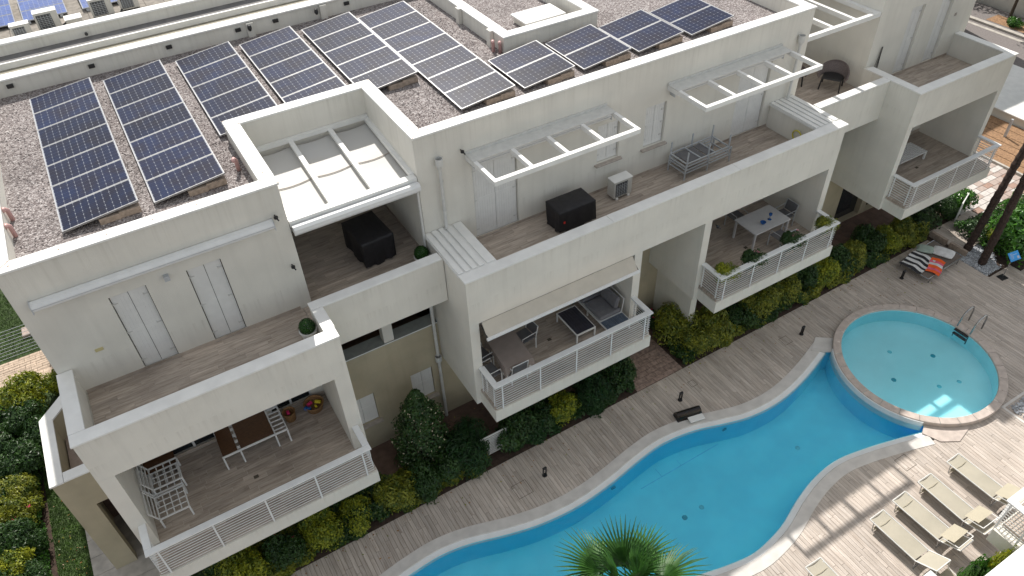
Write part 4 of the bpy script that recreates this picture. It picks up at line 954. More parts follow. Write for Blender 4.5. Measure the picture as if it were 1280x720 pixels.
# third balcony
t3 = thing('garden_table', 'pale rectangular dining table on the third balcony', 'table', (17.16, 13.22, FZ))
MB().rbox(-.8, .8, -.5, .5, .71, .75, .008).obj('tabletop', 'tabletop', t3)
for x in (-.74, .74):
    for y in (-.44, .44): B(x - .03, x + .03, y - .03, y + .03, 0, .71).obj('leg', 'tabletop', t3)
for (x, y, rz, lab) in ((17.35, 12.5, rad(180), 'grey mesh chair at the near side of the pale table'), (18.3, 13.3, rad(-90), 'grey mesh chair at the right end of the pale table'), (16.9, 14.1, 0, 'grey mesh chair on the far side of the pale table'), (14.45, 13.5, rad(40), 'pale chair by the left wall of the third balcony')):
    o = thing('garden_chair', lab, 'chair', (x, y, FZ), rz, 'chairs on the third balcony'); chairframe(o, m='silver', seatm='greymesh')
bw = MB().lathe([(.0, 0), (.06, 0), (.10, .07), (.09, .07), (.05, .015), (0, .012)], 16).obj('bowl', 'blue', smooth=True, label='small blue bowl on the pale table', cat='bowl', loc=(17.0, 13.05, FZ + .752))
bw = MB().lathe([(.0, 0), (.07, 0), (.01, .012), (.008, .14), (.05, .17), (.06, .24), (.0, .2)], 16).obj('goblet', 'blue', smooth=True, label='tall blue goblet on the pale table', cat='goblet', loc=(17.35, 13.1, FZ + .752))
pl_ = thing('slatted_daybed', 'white slatted low table with brown seat on the rightmost balcony', 'table', (24.9, 13.65, FZ))
for k in range(9): B(-.95, .95, -.4 + k * .09, -.4 + k * .09 + .06, .32, .35).obj('slat', 'white', pl_)
for x in (-.9, .9):
    for y in (-.36, .36): B(x - .03, x + .03, y - .03, y + .03, 0, .32).obj('leg', 'white', pl_)
B(-1.25, -.97, -.4, .3, .28, .33).obj('wood_seat', 'wood', pl_)
gb_ = MB().rbox(25.0, 25.9, 14.2, 14.5, F1 - .04, F1 + .75, .04).obj('storage_chest', 'cushion', label='dark grey fabric seat back standing behind the slatted table', cat='seat')
# first balcony: bed-like table, stacked lounge frames, baskets
lt_ = thing('low_bench_table', 'long low brown-topped table with white frame on the leftmost balcony', 'table', (-.14, 14.05, FZ))
MB().box(-.84, -.46, -.40, .5, .50, .53).obj('wood_panel', 'wood', lt_); MB().box(-.37, .50, -.40, .5, .50, .53).obj('wood_panel', 'wood', lt_)
mb = MB(); mb.box(-.86, .86, -.43, -.402, .48, .535).box(-.86, .86, .502, .53, .48, .535).box(.83, .86, -.402, .502, .48, .535).box(.51, .54, -.402, .502, .48, .535)
for k in range(6): mb.box(.54, .83, -.3 + k * .15, -.275 + k * .15, .49, .52)
for k in range(4): mb.box(-.455, -.375, -.34 + k * .22, -.26 + k * .22, .49, .52)
mb.obj('frame', 'white', lt_)
for x in (-.84, -.4, .52, .84):
    for y in (-.41, .51): B(x - .02, x + .02, y - .02, y + .02, 0, .49).obj('leg', 'white', lt_)
def loungeframe(lab, x, y, z, rz):
    o = thing('lounge_frame', lab, 'chair frame', (x, y, z), rz, 'bare lounge chair frames')
    mb = MB(); mb.box(-.36, .36, -.36, -.33, .33, .37).box(-.36, .36, .33, .36, .33, .37).box(-.36, -.33, -.33, .33, .33, .37).box(.33, .36, -.33, .33, .33, .37); mb.obj('seat_frame', 'white', o)
    for k in range(3): B(-.33, .33, -.19 + k * .17, -.165 + k * .17, .34, .36).obj('slat', 'white', o); B(-.19 + k * .17, -.165 + k * .17, -.33, .33, .361, .372).obj('slat', 'white', o)
    for (a, b) in ((-.345, -.345), (.345, -.345), (-.345, .345), (.345, .345)): B(a - .02, a + .02, b - .02, b + .02, 0, .33).obj('leg', 'white', o)
    T = Matrix.Translation((0, .35, .36)) @ Matrix.Rotation(rad(-22), 4, 'X')
    mb = MB(); mb.box(-.36, .36, -.012, .012, .38, .41, T=T).box(-.36, -.33, -.012, .012, 0, .38, T=T).box(.33, .36, -.012, .012, 0, .38, T=T).box(-.33, .33, -.012, .012, .12, .14, T=T).box(-.33, .33, -.012, .012, .25, .27, T=T); mb.obj('back_frame', 'white', o)
loungeframe('bare white lounge chair frame nearest the balcony railing', -2.42, 13.15, FZ, rad(90))
loungeframe('lower of the two stacked white chair frames by the side wall', -2.42, 13.92, FZ, rad(90))
loungeframe('upper of the two stacked white chair frames by the side wall', -2.36, 13.95, FZ + .16, rad(90))
wb = thing('wooden_bench', 'brown wooden bench behind the stacked white chair frames', 'bench', (-2.3, 14.45, FZ))
B(-.5, .25, -.2, .2, .4, .44).obj('seat', 'wood', wb); B(-.5, .25, .16, .2, .44, .85).obj('backrest', 'wood', wb)
for x in (-.45, .18): B(x, x + .05, -.18, .18, 0, .4).obj('leg', 'white', wb)
for k in range(3): B(-.5, .25, .13, .158, .5 + k * .12, .53 + k * .12).obj('rail', 'white', wb)
def basket(x, y, r, h, lab, toys):
    o = thing('wicker_basket', lab, 'basket', (x, y, FZ))
    MB().lathe([(0, .01), (r * .8, 0), (r, h), (r * 1.06, h + .015), (r * .96, h + .015), (r * .9, h - .02), (r * .7, .03), (0, .03)], 20).obj('basket_body', 'wicker', o, smooth=True)
    for (dx, dy, s, m, n2, lb) in toys:
        MB().rbox(-s, s, -s * .6, s * .6, -s * .5, s * .5, s * .25, T=Matrix.Translation((x + dx, y + dy, FZ + h - .02)) @ Matrix.Rotation(random.uniform(0, 3), 4, 'Z') @ Matrix.Rotation(.5, 4, 'X')).obj(n2, m, label=lb, cat='toy')
basket(.93, 14.35, .17, .3, 'small round wicker basket beside the low table', [(-.02, 0, .07, 'magenta', 'toy_ball', 'magenta toy in the small wicker basket')])
basket(1.62, 14.35, .27, .22, 'wide wicker basket full of toys in the balcony corner', [(.12, 0, .09, 'yellowtoy', 'toy_block', 'yellow toy in the wide wicker basket'), (-.1, .05, .08, 'magenta', 'toy_block', 'red toy in the wide wicker basket'), (-.2, -.08, .1, 'blue', 'toy_block', 'blue toy hanging over the rim of the wide basket'), (.02, -.12, .05, 'yellowtoy', 'toy_block', 'small yellow toy at the near side of the wide basket')])
# covered barbecues
def cover(name, lab, x, y, w, d, h, rz, z=ZT):
    mb = MB(); nx, ny, nz = 14, 10, 8; per = []
    for k in range(nx): per.append((-.5 + k / nx, -.5))
    for k in range(ny): per.append((.5, -.5 + k / ny))
    for k in range(nx): per.append((.5 - k / nx, .5))
    for k in range(ny): per.append((-.5, .5 - k / ny))
    q = len(per); vs = []; rr = random.Random(len(lab))
    ph = [rr.uniform(0, 6) for _ in range(4)]
    for i in range(nz + 1):
        t = i / nz
        for k, (px, py) in enumerate(per):
            a = 2 * PI * k / q; fold = 1 + t * (.05 * math.sin(a * 9 + ph[0]) + .03 * math.sin(a * 17 + ph[1])) - .05 * math.sin(PI * t) * (1 if abs(abs(px) - .5) > .02 or abs(abs(py) - .5) > .02 else 0)
            zz = h * (1 - t) + .02 + (.03 * (1 + math.sin(a * 4 + ph[2])) if i == nz else 0) - (.015 if i == 0 else 0)
            vs.append((px * w * fold, py * d * fold, zz))
    top = len(vs); g = [(.5 * .97)]
    fs = [(i * q + k, i * q + (k + 1) % q, (i + 1) * q + (k + 1) % q, (i + 1) * q + k) for i in range(nz) for k in range(q)]
    for k, (px, py) in enumerate(per): vs.append((px * w * .93, py * d * .93, h + .025 + .008 * math.sin(k)))
    fs += [(top + k, top + (k + 1) % q, (k + 1) % q, k) for k in range(q)]; vs.append((0, 0, h + .015)); fs += [(len(vs) - 1, top + (k + 1) % q, top + k) for k in range(q)]
    mb.add(vs, fs); o = thing(name, lab, 'barbecue', (x, y, z), rz, 'covered barbecues on the terraces'); mb.obj('cover', 'blackcloth', o, smooth=True); return o
c1 = cover('covered_barbecue', 'tall black covered barbecue on the terrace under the fabric canopy', 4.52, 15.85, .92, 1.25, .82, rad(4))
c2 = cover('covered_barbecue', 'black covered barbecue with a red tag against the middle terrace wall', 9.82, 13.98, 1.2, .72, .72, rad(0))
MB().box(-.48, -.43, -.40, -.375, .36, .42).obj('tag', 'red', c2); MB().tube([(.58, -.3, .4), (.64, -.36, .1)], .01, 5).obj('strap', 'black', c2)
# stack of silver garden furniture frames
def silverstack():
    def frame(lab, x, y, z, L, flip):
        o = thing('silver_frame', lab, 'furniture frame', (x, y, z), rad(2), 'stacked silver furniture frames')
        mb = MB()
        for zz in (.0, .22): 
            for (a, b) in (((-L / 2, -.36), (L / 2, -.36)), ((L / 2, -.36), (L / 2, .36)), ((L / 2, .36), (-L / 2, .36)), ((-L / 2, .36), (-L / 2, -.36))): mb.bar((*a, .25 + zz), (*b, .25 + zz), .03, .035)
        mb.obj('frame', 'silver', o)
        for sx in (-L / 2, 0, L / 2):
            for sy in (-.36, .36): MB().bar((sx, sy, 0 if not flip else .25), (sx + .01, sy, .52 if not flip else .86), .035, .035).obj('leg', 'silver', o)
        for k in range(2): MB().bar((-L / 6 + k * L / 3, -.36, .47), (-L / 6 + k * L / 3, .36, .47), .03).obj('cross_bar', 'silver', o)
        return o
    frame('lower silver furniture frame of the stack on the terrace floor', 14.72, 14.15, ZT, 1.85, False)
    u = frame('upper silver furniture frame, turned over with its legs in the air', 14.68, 14.15, ZT + .10, 1.7, True)
    MB().box(-.75, -.05, -.3, .3, .44, .455).obj('mesh_panel', 'greymesh', u); MB().box(.0, .3, -.3, .3, .44, .455).obj('mesh_panel', 'greymesh', u)
silverstack()
hs_ = MB()
pts = [(.17 * math.cos(t * .5) * (1 + .03 * math.sin(t * 3)), 0.02 * (t % 3), .17 * math.sin(t * .5)) for t in range(40)]
hs_.tube([(x + 18.0, 13.35 + y, z + 6.86) for (x, y, z) in [(a * .0, a, c) for a, _, c in pts]], .022, 6)
hs_.obj('garden_hose', 'yellowhose', label='yellow garden hose coiled on the partition at the terrace end', cat='hose', smooth=True)
def wickerchair(lab, x, y, rz):
    o = thing('wicker_armchair', lab, 'armchair', (x, y, ZT), rz, 'wicker armchairs in the recessed terrace')
    for sx in (-.26, .26):
        for sy in (-.24, .24): MB().bar((sx * 1.1, sy * 1.1, 0), (sx, sy, .36), .04).obj('leg', 'darkmetal', o)
    MB().rbox(-.28, .28, -.28, .26, .36, .40, .015).obj('seat', 'darkmetal', o)
    mb = MB(); n = 16; vs = []
    for j in range(6):
        t = j / 5
        for k in range(n + 1):
            a = PI * k / n; hgt = .10 + .17 * math.sin(a) ** .7
            r = .31 + .07 * t
            vs.append((-r * 1.08 * math.cos(a), -.16 + .10 * t * math.sin(a) + (r + .08) * math.sin(a) * (1 if 1 else 0) - (.12 if k in (0, n) else 0), .38 + hgt * t * 1.25))
    mb.add(vs, [(j * (n + 1) + k, j * (n + 1) + k + 1, (j + 1) * (n + 1) + k + 1, (j + 1) * (n + 1) + k) for j in range(5) for k in range(n)])
    ob = mb.obj('wicker_shell', 'greywicker', o, smooth=True); md = ob.modifiers.new('s', 'SOLIDIFY'); md.thickness = .03
    MB().tube(vs[-(n + 1):], .022, 6).obj('shell_rim', 'greywicker', o)
    return o
wickerchair('grey wicker armchair standing free on the recessed terrace', 21.85, 15.35, rad(-60)).scale = (1.2, 1.15, 1.15)
wickerchair('second wicker armchair half hidden behind the facade corner', 20.9, 16.3, rad(-20))
# cable hank on right block wall
mb = MB()
for k in range(3): mb.tube([(23.1 + k * .03, YW - .05, 7.95), (23.04 + k * .05, YW - .06, 7.5), (23.0 + k * .08, YW - .05, 7.15), (23.12 + k * .04, YW - .05, 7.12), (23.14, YW - .05, 7.9)], .007, 5)
mb.obj('wall_cable', 'darkmetal', label='dark cable hank hanging on the wall beside the right block', cat='cable')

# ------------------------------------------------------------------ plants
def leafmesh(name, n, rx, ry, rz_, size, seed, lumps=7, flat=.5, cone=False, blos=None):
    R_ = random.Random(seed); mb = MB()
    lc = [(R_.uniform(-.5, .5) * rx, R_.uniform(-.5, .5) * ry, R_.uniform(.25, .8) * rz_, R_.uniform(.38, .62)) for _ in range(lumps)]
    for _ in range(n):
        if cone:
            z = R_.random() ** 1.1 * rz_; rr = (1 - (z / rz_) ** 2.4) * .97 + .08; a = R_.uniform(0, 2 * PI); q = R_.uniform(.6, 1.08) * rr * (1 + .13 * math.sin(3 * a + z * 4) + .09 * math.sin(7 * a - z * 6))
            c = Vector((math.cos(a) * q * rx, math.sin(a) * q * ry, z)); nrm = Vector((math.cos(a), math.sin(a), .5))
        else:
            l = R_.choice(lc); d = Vector((R_.gauss(0, 1), R_.gauss(0, 1), abs(R_.gauss(0, 1)) if R_.random() < .8 else R_.gauss(0, 1))).normalized(); q = R_.uniform(.7, 1.08)
            if R_.random() < .06: q *= 1.18
            c = Vector((l[0] + d.x * rx * l[3] * q, l[1] + d.y * ry * l[3] * q, l[2] + d.z * rz_ * l[3] * q)); c.z = max(c.z, .03); nrm = d
        s = size * R_.uniform(.6, 1.3)
        nrm = (nrm.normalized() + Vector((R_.gauss(0, .5), R_.gauss(0, .5), R_.gauss(.25, .4)))).normalized()
        u = nrm.orthogonal().normalized(); u.rotate(Matrix.Rotation(R_.uniform(0, 2 * PI), 3, nrm)); w = nrm.cross(u)
        mb.mi = 1 if (blos and R_.random() < blos) else 0
        if mb.mi: s *= .6
        mb.add([c - u * s, c + w * s * flat * .5 + nrm * s * .12, c + u * s, c - w * s * flat * .5 + nrm * s * .12], [(0, 1, 2), (0, 2, 3)])
    return mb
LM = {}
def lm(kind):
    if kind in LM: return LM[kind]
    sp = {'dark': (4200, 1, 1, 1, .075, 'leaf_dark', None), 'olive': (5200, 1, 1, 1, .062, 'leaf_olive', None), 'yellow': (5000, 1, 1, 1, .062, 'leaf_yellow', None),
          'fern': (4800, 1, 1, 1, .10, 'leaf_fern', None), 'glossy': (3600, 1, 1, 1, .10, 'leaf_glossy', None)}[kind]
    LM[kind] = [leafmesh('foliage', sp[0], 1, 1, 1, sp[4], s, lumps=9, flat=.9 if kind != 'fern' else .35).mesh('foliage', M[sp[5]]) for s in (1, 2, 3)]
    return LM[kind]
def stems(h, r):
    mb = MB()
    for k in range(6):
        a = k * 1.05; mb.tube([(.03 * math.cos(a), .03 * math.sin(a), 0), (.12 * math.cos(a) * r, .12 * math.sin(a) * r, h * .4), (.4 * math.cos(a) * r, .4 * math.sin(a) * r, h * .8)], [.02, .014, .006], 5)
    return mb
stem_me = stems(1, 1).mesh('stems', 'bark')
def shrub(kind, x, y, r, h, lab, group='shrubs in the planting beds', flowers=None, cat='shrub'):
    o = thing('shrub', lab, cat, (x, y, 0), random.uniform(0, 6), group)
    f = link(random.choice(lm(kind)), 'foliage', o); f.scale = (r, r, h)
    s = link(stem_me, 'stems', o); s.scale = (r, r, h)
    if flowers:
        mb = MB()
        for k in range(flowers[1]):
            a = random.uniform(0, 6.3); q = random.uniform(.3, .75) * r; c = Vector((q * math.cos(a), q * math.sin(a), h * (1.12 - .35 * q / r)))
            for j in range(5):
                b = j * 1.257; mb.add([c, c + Vector((.05 * math.cos(b - .4), .05 * math.sin(b - .4), .02)), c + Vector((.06 * math.cos(b), .06 * math.sin(b), .03)), c + Vector((.05 * math.cos(b + .4), .05 * math.sin(b + .4), .02))], [(0, 1, 2, 3)])
        mb.obj('blossom', flowers[0], o)
    return o
desc = {'dark': 'dark green', 'olive': 'olive green', 'yellow': 'yellow-green', 'fern': 'feathery deep green', 'glossy': 'large-leaved glossy green'}
HB = [("yellow", -1.72, 12.6, .75, 'below the left half of the leftmost balcony', None), ("dark", -.55, 12.5, .6, 'with magenta blooms below the leftmost balcony', ('magenta', 3)), ("yellow", .55, 12.55, .68, 'below the middle of the leftmost balcony', None),
      ("yellow", 1.6, 12.5, .6, 'below the right half of the leftmost balcony', None), ("olive", 2.85, 12.6, .72, 'just right of the leftmost balcony corner', None), ("dark", 3.7, 12.45, .62, 'at the foot of the tall blossoming shrub', None),
      ("dark", 4.5, 12.55, .66, 'between the tall blossoming shrub and the feathery one', None), ("fern", 5.3, 12.7, .9, 'left of the small louvred gate', None), ("dark", 6.95, 12.55, .78, 'right of the small louvred gate', None),
      ("yellow", 8.5, 12.55, .66, 'below the middle of the second balcony', None), ("dark", 7.75, 12.5, .6, 'between two lighter shrubs under the second balcony', None), ("fern", 9.75, 12.55, .78, 'below the right half of the second balcony', None), ("dark", 10.9, 12.65, .7, 'beside the pink stone path', None),
      ("dark", 12.5, 14.25, .72, 'with pink blooms in the gap between balconies', ('magenta', 4)), ("dark", 13.6, 14.3, .5, 'deep in the gap, beside the pink blooms', ('magenta', 2)), ("olive", 14.0, 13.25, .85, 'in the corner right of the stone path', None),
      ("olive", 14.25, 12.5, .72, 'along the deck right of the stone path', None), ("olive", 15.25, 12.6, .75, 'below the left end of the third balcony', None), ("dark", 16.3, 12.6, .62, 'below the middle of the third balcony', None), ("olive", 17.2, 12.6, .75, 'below the right half of the third balcony', None),
      ("olive", 18.45, 12.6, .68, 'below the right end of the third balcony', None), ("dark", 19.5, 12.75, .65, 'just right of the third balcony', None), ("yellow", 20.35, 12.55, .68, 'brightest, midway between third and fourth balconies', None),
      ("dark", 21.4, 12.8, .66, 'right of the brightest yellow shrub', None), ("olive", 22.35, 12.55, .64, 'left of the corner of the fourth balcony', None), ("dark", 23.4, 12.9, .68, 'under the corner of the fourth balcony', None),
      ("yellow", 24.1, 12.6, .6, 'behind the double sunbed', None), ("olive", 25.3, 12.6, .56, 'below the middle of the fourth balcony', None), ("dark", 26.6, 12.75, .66, 'beside the wooden ramp', None), ("dark", 27.7, 12.8, .66, 'below the right end of the fourth balcony', None),
      ("glossy", 28.7, 12.9, .75, 'beyond the end of the fourth balcony', None), ("glossy", 28.3, 9.55, 1.25, 'behind the blue sign', None), ("yellow", 27.9, 10.72, .42, 'between the two palm trunks', None), ("olive", 19.0, 13.3, .7, 'in the second gap near the wall', None)]
for (k, x, y, r, where, fl) in HB: shrub(k, x, y, r, r * random.uniform(1.15, 1.45) if k != 'glossy' else r * 1.1, f'{desc[k]} shrub {where}', flowers=fl)
GB = [("yellow", -5.95, 22.2, .85, 'against the garden path at the far left'), ("yellow", -5.35, 22.6, .55, 'beside the wall corner at the far left'), ("dark", -6.41, 21.3, .75, 'behind the thin trunk at the left edge'), ("dark", -5.75, 20.1, .75, 'right of the thin trunk at the left edge'),
      ("dark", -6.56, 19.4, .8, 'in front of the thin trunk at the left edge'), ("olive", -6.46, 18.5, .72, 'at the left edge, level with the side terrace'), ("olive", -6.95, 17.7, .75, 'at the far left edge, paler one'), ("olive", -6.2, 17.6, .6, 'beside the lawn strip, with pink bloom'),
      ("dark", -6.7, 16.7, .75, 'left of the lawn strip, larger one'), ("dark", -6.1, 16.5, .55, 'left of the lawn strip, smaller one'), ("yellow", -6.6, 15.8, .62, 'near the bottom left corner'), ("dark", -6.1, 15.3, .52, 'at the bottom left, by the lawn strip'),
      ("dark", -7.1, 15.3, .75, 'in the bottom left corner'), ("dark", -6.2, 14.4, .7, 'lowest at the bottom left'), ("dark", -7.3, 20.4, .8, 'outermost at the left edge'), ("dark", -7.2, 18.6, .7, 'outer row at the left edge'), ("dark", -5.55, 18.9, .5, 'between the side terrace and the thin trunk'), ("olive", -6.7, 22.9, .5, 'at the path edge far left')]
for (k, x, y, r, where) in GB:
    if y < 19.2: x = min(x - .3, -6.3 - r * .75)
    shrub(k, x, y, r, r * random.uniform(1.15, 1.4), f'{desc[k]} shrub {where}', flowers=('magenta', 3) if 'pink' in where else None)
def cover_strip(x0, x1, y0, y1, n, seed, hmax, m_):
    R_ = random.Random(seed); mb = MB()
    ph = [R_.uniform(0, 6) for _ in range(6)]
    for _ in range(n):
        x = R_.uniform(x0, x1); y = R_.uniform(y0, y1) + .07 * math.sin(x * 3.1 + ph[0]) + .05 * math.sin(x * 8.3 + ph[1])
        hh = hmax * (.45 + .3 * math.sin(x * 1.7 + ph[2]) + .2 * math.sin(x * 4.3 + y * 3 + ph[3]) + .15 * math.sin(y * 9 + ph[4]))
        e_ = min(1, (y - y0 + .12) / .25); z = max(.02, hh * e_ * (R_.random() ** .4)); c = Vector((x, y, z)); s = R_.uniform(.035, .085)
        nrm = Vector((R_.gauss(0, .6), R_.gauss(-.3, .5), 1)).normalized(); u = nrm.orthogonal().normalized(); u.rotate(Matrix.Rotation(R_.uniform(0, 6.28), 3, nrm)); w = nrm.cross(u)
        mb.mi = 1 if R_.random() < .5 + .5 * math.sin(x * 1.3 + ph[5]) else 0
        mb.add([c - u * s, c + w * s * .45 + nrm * s * .12, c + u * s, c - w * s * .45 + nrm * s * .12], [(0, 1, 2), (0, 2, 3)])
    return mb.obj('ground_cover', m_, kind='stuff', label='low mixed foliage filling the planting bed between the shrubs')
cover_strip(-4.5, 5.75, 12.08, 13.5, 26000, 1, .75, ['leaf_dark', 'leaf_olive']); cover_strip(6.55, 11.25, 12.08, 13.2, 13000, 2, .75, ['leaf_dark', 'leaf_fern']); cover_strip(13.4, 26.2, 12.08, 13.3, 30000, 3, .8, ['leaf_dark', 'leaf_olive'])
cover_strip(-8.2, -6.35, 14.3, 23.2, 30000, 4, .7, ['leaf_dark', 'leaf_glossy']); cover_strip(27.3, 31.5, 9.4, 11.9, 12000, 5, .6, ['leaf_dark', 'leaf_glossy'])
tl = thing('tall_shrub', 'tall dark rounded shrub dotted with cream blossom against the beige wall', 'shrub', (4.25, 13.55, 0))
leafmesh('foliage', 8500, .80, .74, 3.1, .06, 9, cone=True, flat=.9, blos=.08).obj('foliage', ['leaf_dark', 'petal'], tl)
o = link(stem_me, 'stems', tl); o.scale = (.5, .5, 2.4)
shrub('yellow', 13.7, 1.75, .42, 2.6, 'yellow-green shrub at the bottom right beside the opposite building'); shrub('glossy', 13.35, 1.85, .38, 2.3, 'deep green shrub at the bottom right below the loungers')
# potted box balls
def pot(x, y, lab):
    o = thing('potted_topiary', lab, 'potted plant', (x, y, ZT), 0, 'clipped topiary balls in white pots')
    MB().lathe([(0, 0), (.15, 0), (.2, .26), (.22, .27), (.22, .3), (.18, .3), (.17, .25), (0, .24)], 20).obj('pot', 'coping', o, smooth=False)
    rr = random.Random(3); mb = MB()
    for _ in range(2200):
        d = Vector((rr.gauss(0, 1), rr.gauss(0, 1), rr.gauss(0, 1))).normalized(); c = d * .2 * rr.uniform(.88, 1.03) + Vector((0, 0, .4)); u = (d.orthogonal() + Vector((rr.gauss(0, .5), rr.gauss(0, .5), rr.gauss(0, .5)))).normalized(); w = d.cross(u); s = .016
        mb.add([c - u * s, c + w * s, c + u * s, c - w * s], [(0, 1, 2, 3)])
    mb.obj('foliage', 'leaf_topiary', o)
pot(5.47, 14.58, 'potted green topiary ball at the foot of the thin pipe, beside the ribbed cap'); pot(1.95, 13.6, 'potted green topiary ball in the corner of the leftmost terrace')
# balcony flower boxes (third balcony)
for (x, k, r, fl, lab) in ((14.35, 'yellow', .42, None, 'yellow-green balcony plant at the left corner of the third balcony rail'), (15.5, 'dark', .42, ('pinkpetal', 3), 'trailing balcony plant with pale flowers on the third balcony rail'), (17.2, 'dark', .42, ('pinkpetal', 4), 'balcony plant with pink flower near the chair on the third balcony'), (18.75, 'olive', .4, None, 'trailing balcony plant at the right corner of the third balcony')):
    o = thing('balcony_planter', lab, 'potted plant', (x, 11.90, F1 + .15), 0, 'planters along the third balcony rail')
    MB().rbox(-.28, .28, -.08, .1, .0, .2, .01).obj('planter_box', 'block', o)
    f = link(lm(k)[0], 'foliage', o, loc=(0, .02, .12)); f.scale = (r * 1.2, r * .8, r * 1.5)
    if fl:
        mb = MB()
        for q in range(fl[1]):
            c = Vector((random.uniform(-.2, .2), random.uniform(-.1, .1), .12 + r * 1.6))
            for j in range(5):
                b = j * 1.257; mb.add([c, c + Vector((.04 * math.cos(b - .4), .04 * math.sin(b - .4), .02)), c + Vector((.05 * math.cos(b), .05 * math.sin(b), .03)), c + Vector((.04 * math.cos(b + .4), .04 * math.sin(b + .4), .02))], [(0, 1, 2, 3)])
        mb.obj('blossom', fl[0], o)
# fan palms
def frondmesh(seed, R0=.95, nb=34):
    R_ = random.Random(seed); mb = MB(); pet = 0.8
    mb.tube([(0, 0, 0), (0, pet * .5, .06), (0, pet, .06)], [.02, .014, .010], 5)
    for k in range(nb):
        a = rad(-108 + 216 * k / (nb - 1)); L = R0 * (1 - .25 * abs(a) / rad(128)) * R_.uniform(.92, 1.05); w = .027
        d = Vector((math.sin(a), math.cos(a), 0)); s = Vector((d.y, -d.x, 0)); b0 = Vector((0, pet, .06)); dr = R_.uniform(.02, .16)
        pts = []
        for t in (0, .35, .7, 1):
            c = b0 + d * L * t + Vector((0, 0, .05 * math.sin(PI * t) - dr * t ** 3 - .10 * abs(math.sin(a / 2)) * t)); ww = w * (.35 if t == 0 else 1 if t < .5 else .62 if t < .9 else .04)
            pts += [c - s * ww + Vector((0, 0, ww * .55)), c, c + s * ww + Vector((0, 0, ww * .55))]
        mb.add(pts, [(i * 3 + j, i * 3 + j + 1, i * 3 + j + 4, i * 3 + j + 3) for i in range(3) for j in range(2)])
    return mb.mesh('frond', 'leaf_palm')
FR = [frondmesh(s) for s in (1, 2, 3)]
def palm(name, lab, base, top, nf, r=.1, sc=1.0, group=None, seed=1):
    o = thing(name, lab, 'palm tree', base, 0, group); R_ = random.Random(seed); t = Vector(top) - Vector(base)
    pts = []; rr = []
    N = 60
    for k in range(N + 1):
        u = k / N; pts.append(t * u); rr.append(r * (1.12 - .15 * u) * (1.1 if k % 2 else .96) * R_.uniform(.93, 1.07))
    MB().tube(pts, rr, 10).obj('trunk', 'trunk', o)
    for k in range(nf):
        az_ = k * 2.39996 + R_.uniform(-.2, .2); elv = rad(82 - 112 * (k / nf) ** .9 + R_.uniform(-6, 6))
        f = link(FR[k % 3], 'frond', o, loc=t); f.rotation_euler = (elv, R_.uniform(-.3, .3), az_); s = sc * R_.uniform(.88, 1.08); f.scale = (s, s, s)
    return o
palm('fan_palm', 'fan palm with splayed glossy fronds overlapping the near edge of the pool', (4.95, 4.75, 0), (5.12, 4.92, 4.75), 16, .11, 1.02)
palm('fan_palm', 'left of the two tall palms with dark shaggy trunks in the pebble bed', (26.75, 10.77, 0), (29.0, 11.1, 8.6), 22, .125, 1.0, 'tall palms in the pebble bed', 2)
palm('fan_palm', 'right of the two tall palms with dark shaggy trunks in the pebble bed', (26.5, 9.95, 0), (26.3, 9.85, 8.8), 22, .125, 1.0, 'tall palms in the pebble bed', 5)
palm('fan_palm', 'palm at the right edge in front of the white low roof', (38.9, 15.2, 0), (38.9, 15.2, 3.4), 26, .16, 1.1, None, 6)
palm('thin_palm', 'small palm with thin dark trunk at the left edge among shrubs', (-6.4, 20.9, 0), (-9.4, 20.5, 4.5), 14, .10, .8, None, 8)
# broadleaf trees beyond the street
def tree(x, y, h, r, lab, kind='leaf_dark', seed=1, trunk=.12):
    o = thing('street_tree', lab, 'tree', (x, y, 0), 0, 'trees beyond the street')
    mb = MB(); mb.tube([(0, 0, 0), (.05, 0, h * .4), (0, .1, h * .75)], [trunk, trunk * .8, trunk * .4], 8)
    for k in range(5):
        a = k * 1.3; mb.tube([(0, 0, h * .45), (r * .35 * math.cos(a), r * .35 * math.sin(a), h * .65), (r * .7 * math.cos(a), r * .7 * math.sin(a), h * .85)], [trunk * .5, trunk * .3, .02], 6)
    mb.obj('trunk', 'bark', o)
    f = leafmesh('crown', 6500, r, r, h * .6, .14, seed, lumps=12, flat=.9).obj('crown', kind, o, loc=(0, 0, h * .42))
tree(50.6, 26.5, 5.5, 2.6, 'dense dark tree behind the street wall at the top right', seed=3); tree(51.4, 21.5, 5, 2.6, 'darker tree right of the other one beyond the street wall', 'leaf_fern', seed=4)
tree(51.0, 31.5, 6, 3, 'leafy tree beyond the street, partly behind the right block', 'leaf_olive', seed=5); tree(47.3, 22.6, 6.5, 1.6, 'slender street tree in the brown pit of the far pavement', 'leaf_olive', seed=6, trunk=.1)
tree(51.5, 16.5, 5, 2.4, 'tree beyond the street wall near the right edge', 'leaf_dark', seed=7)
tree(-8.5, 34.5, 4.5, 2.2, 'dark tree behind the lawn at the left edge', 'leaf_fern', seed=8)
shrub('glossy', 47.2, 22.1, .5, .5, 'low green plant at the foot of the slender street tree')

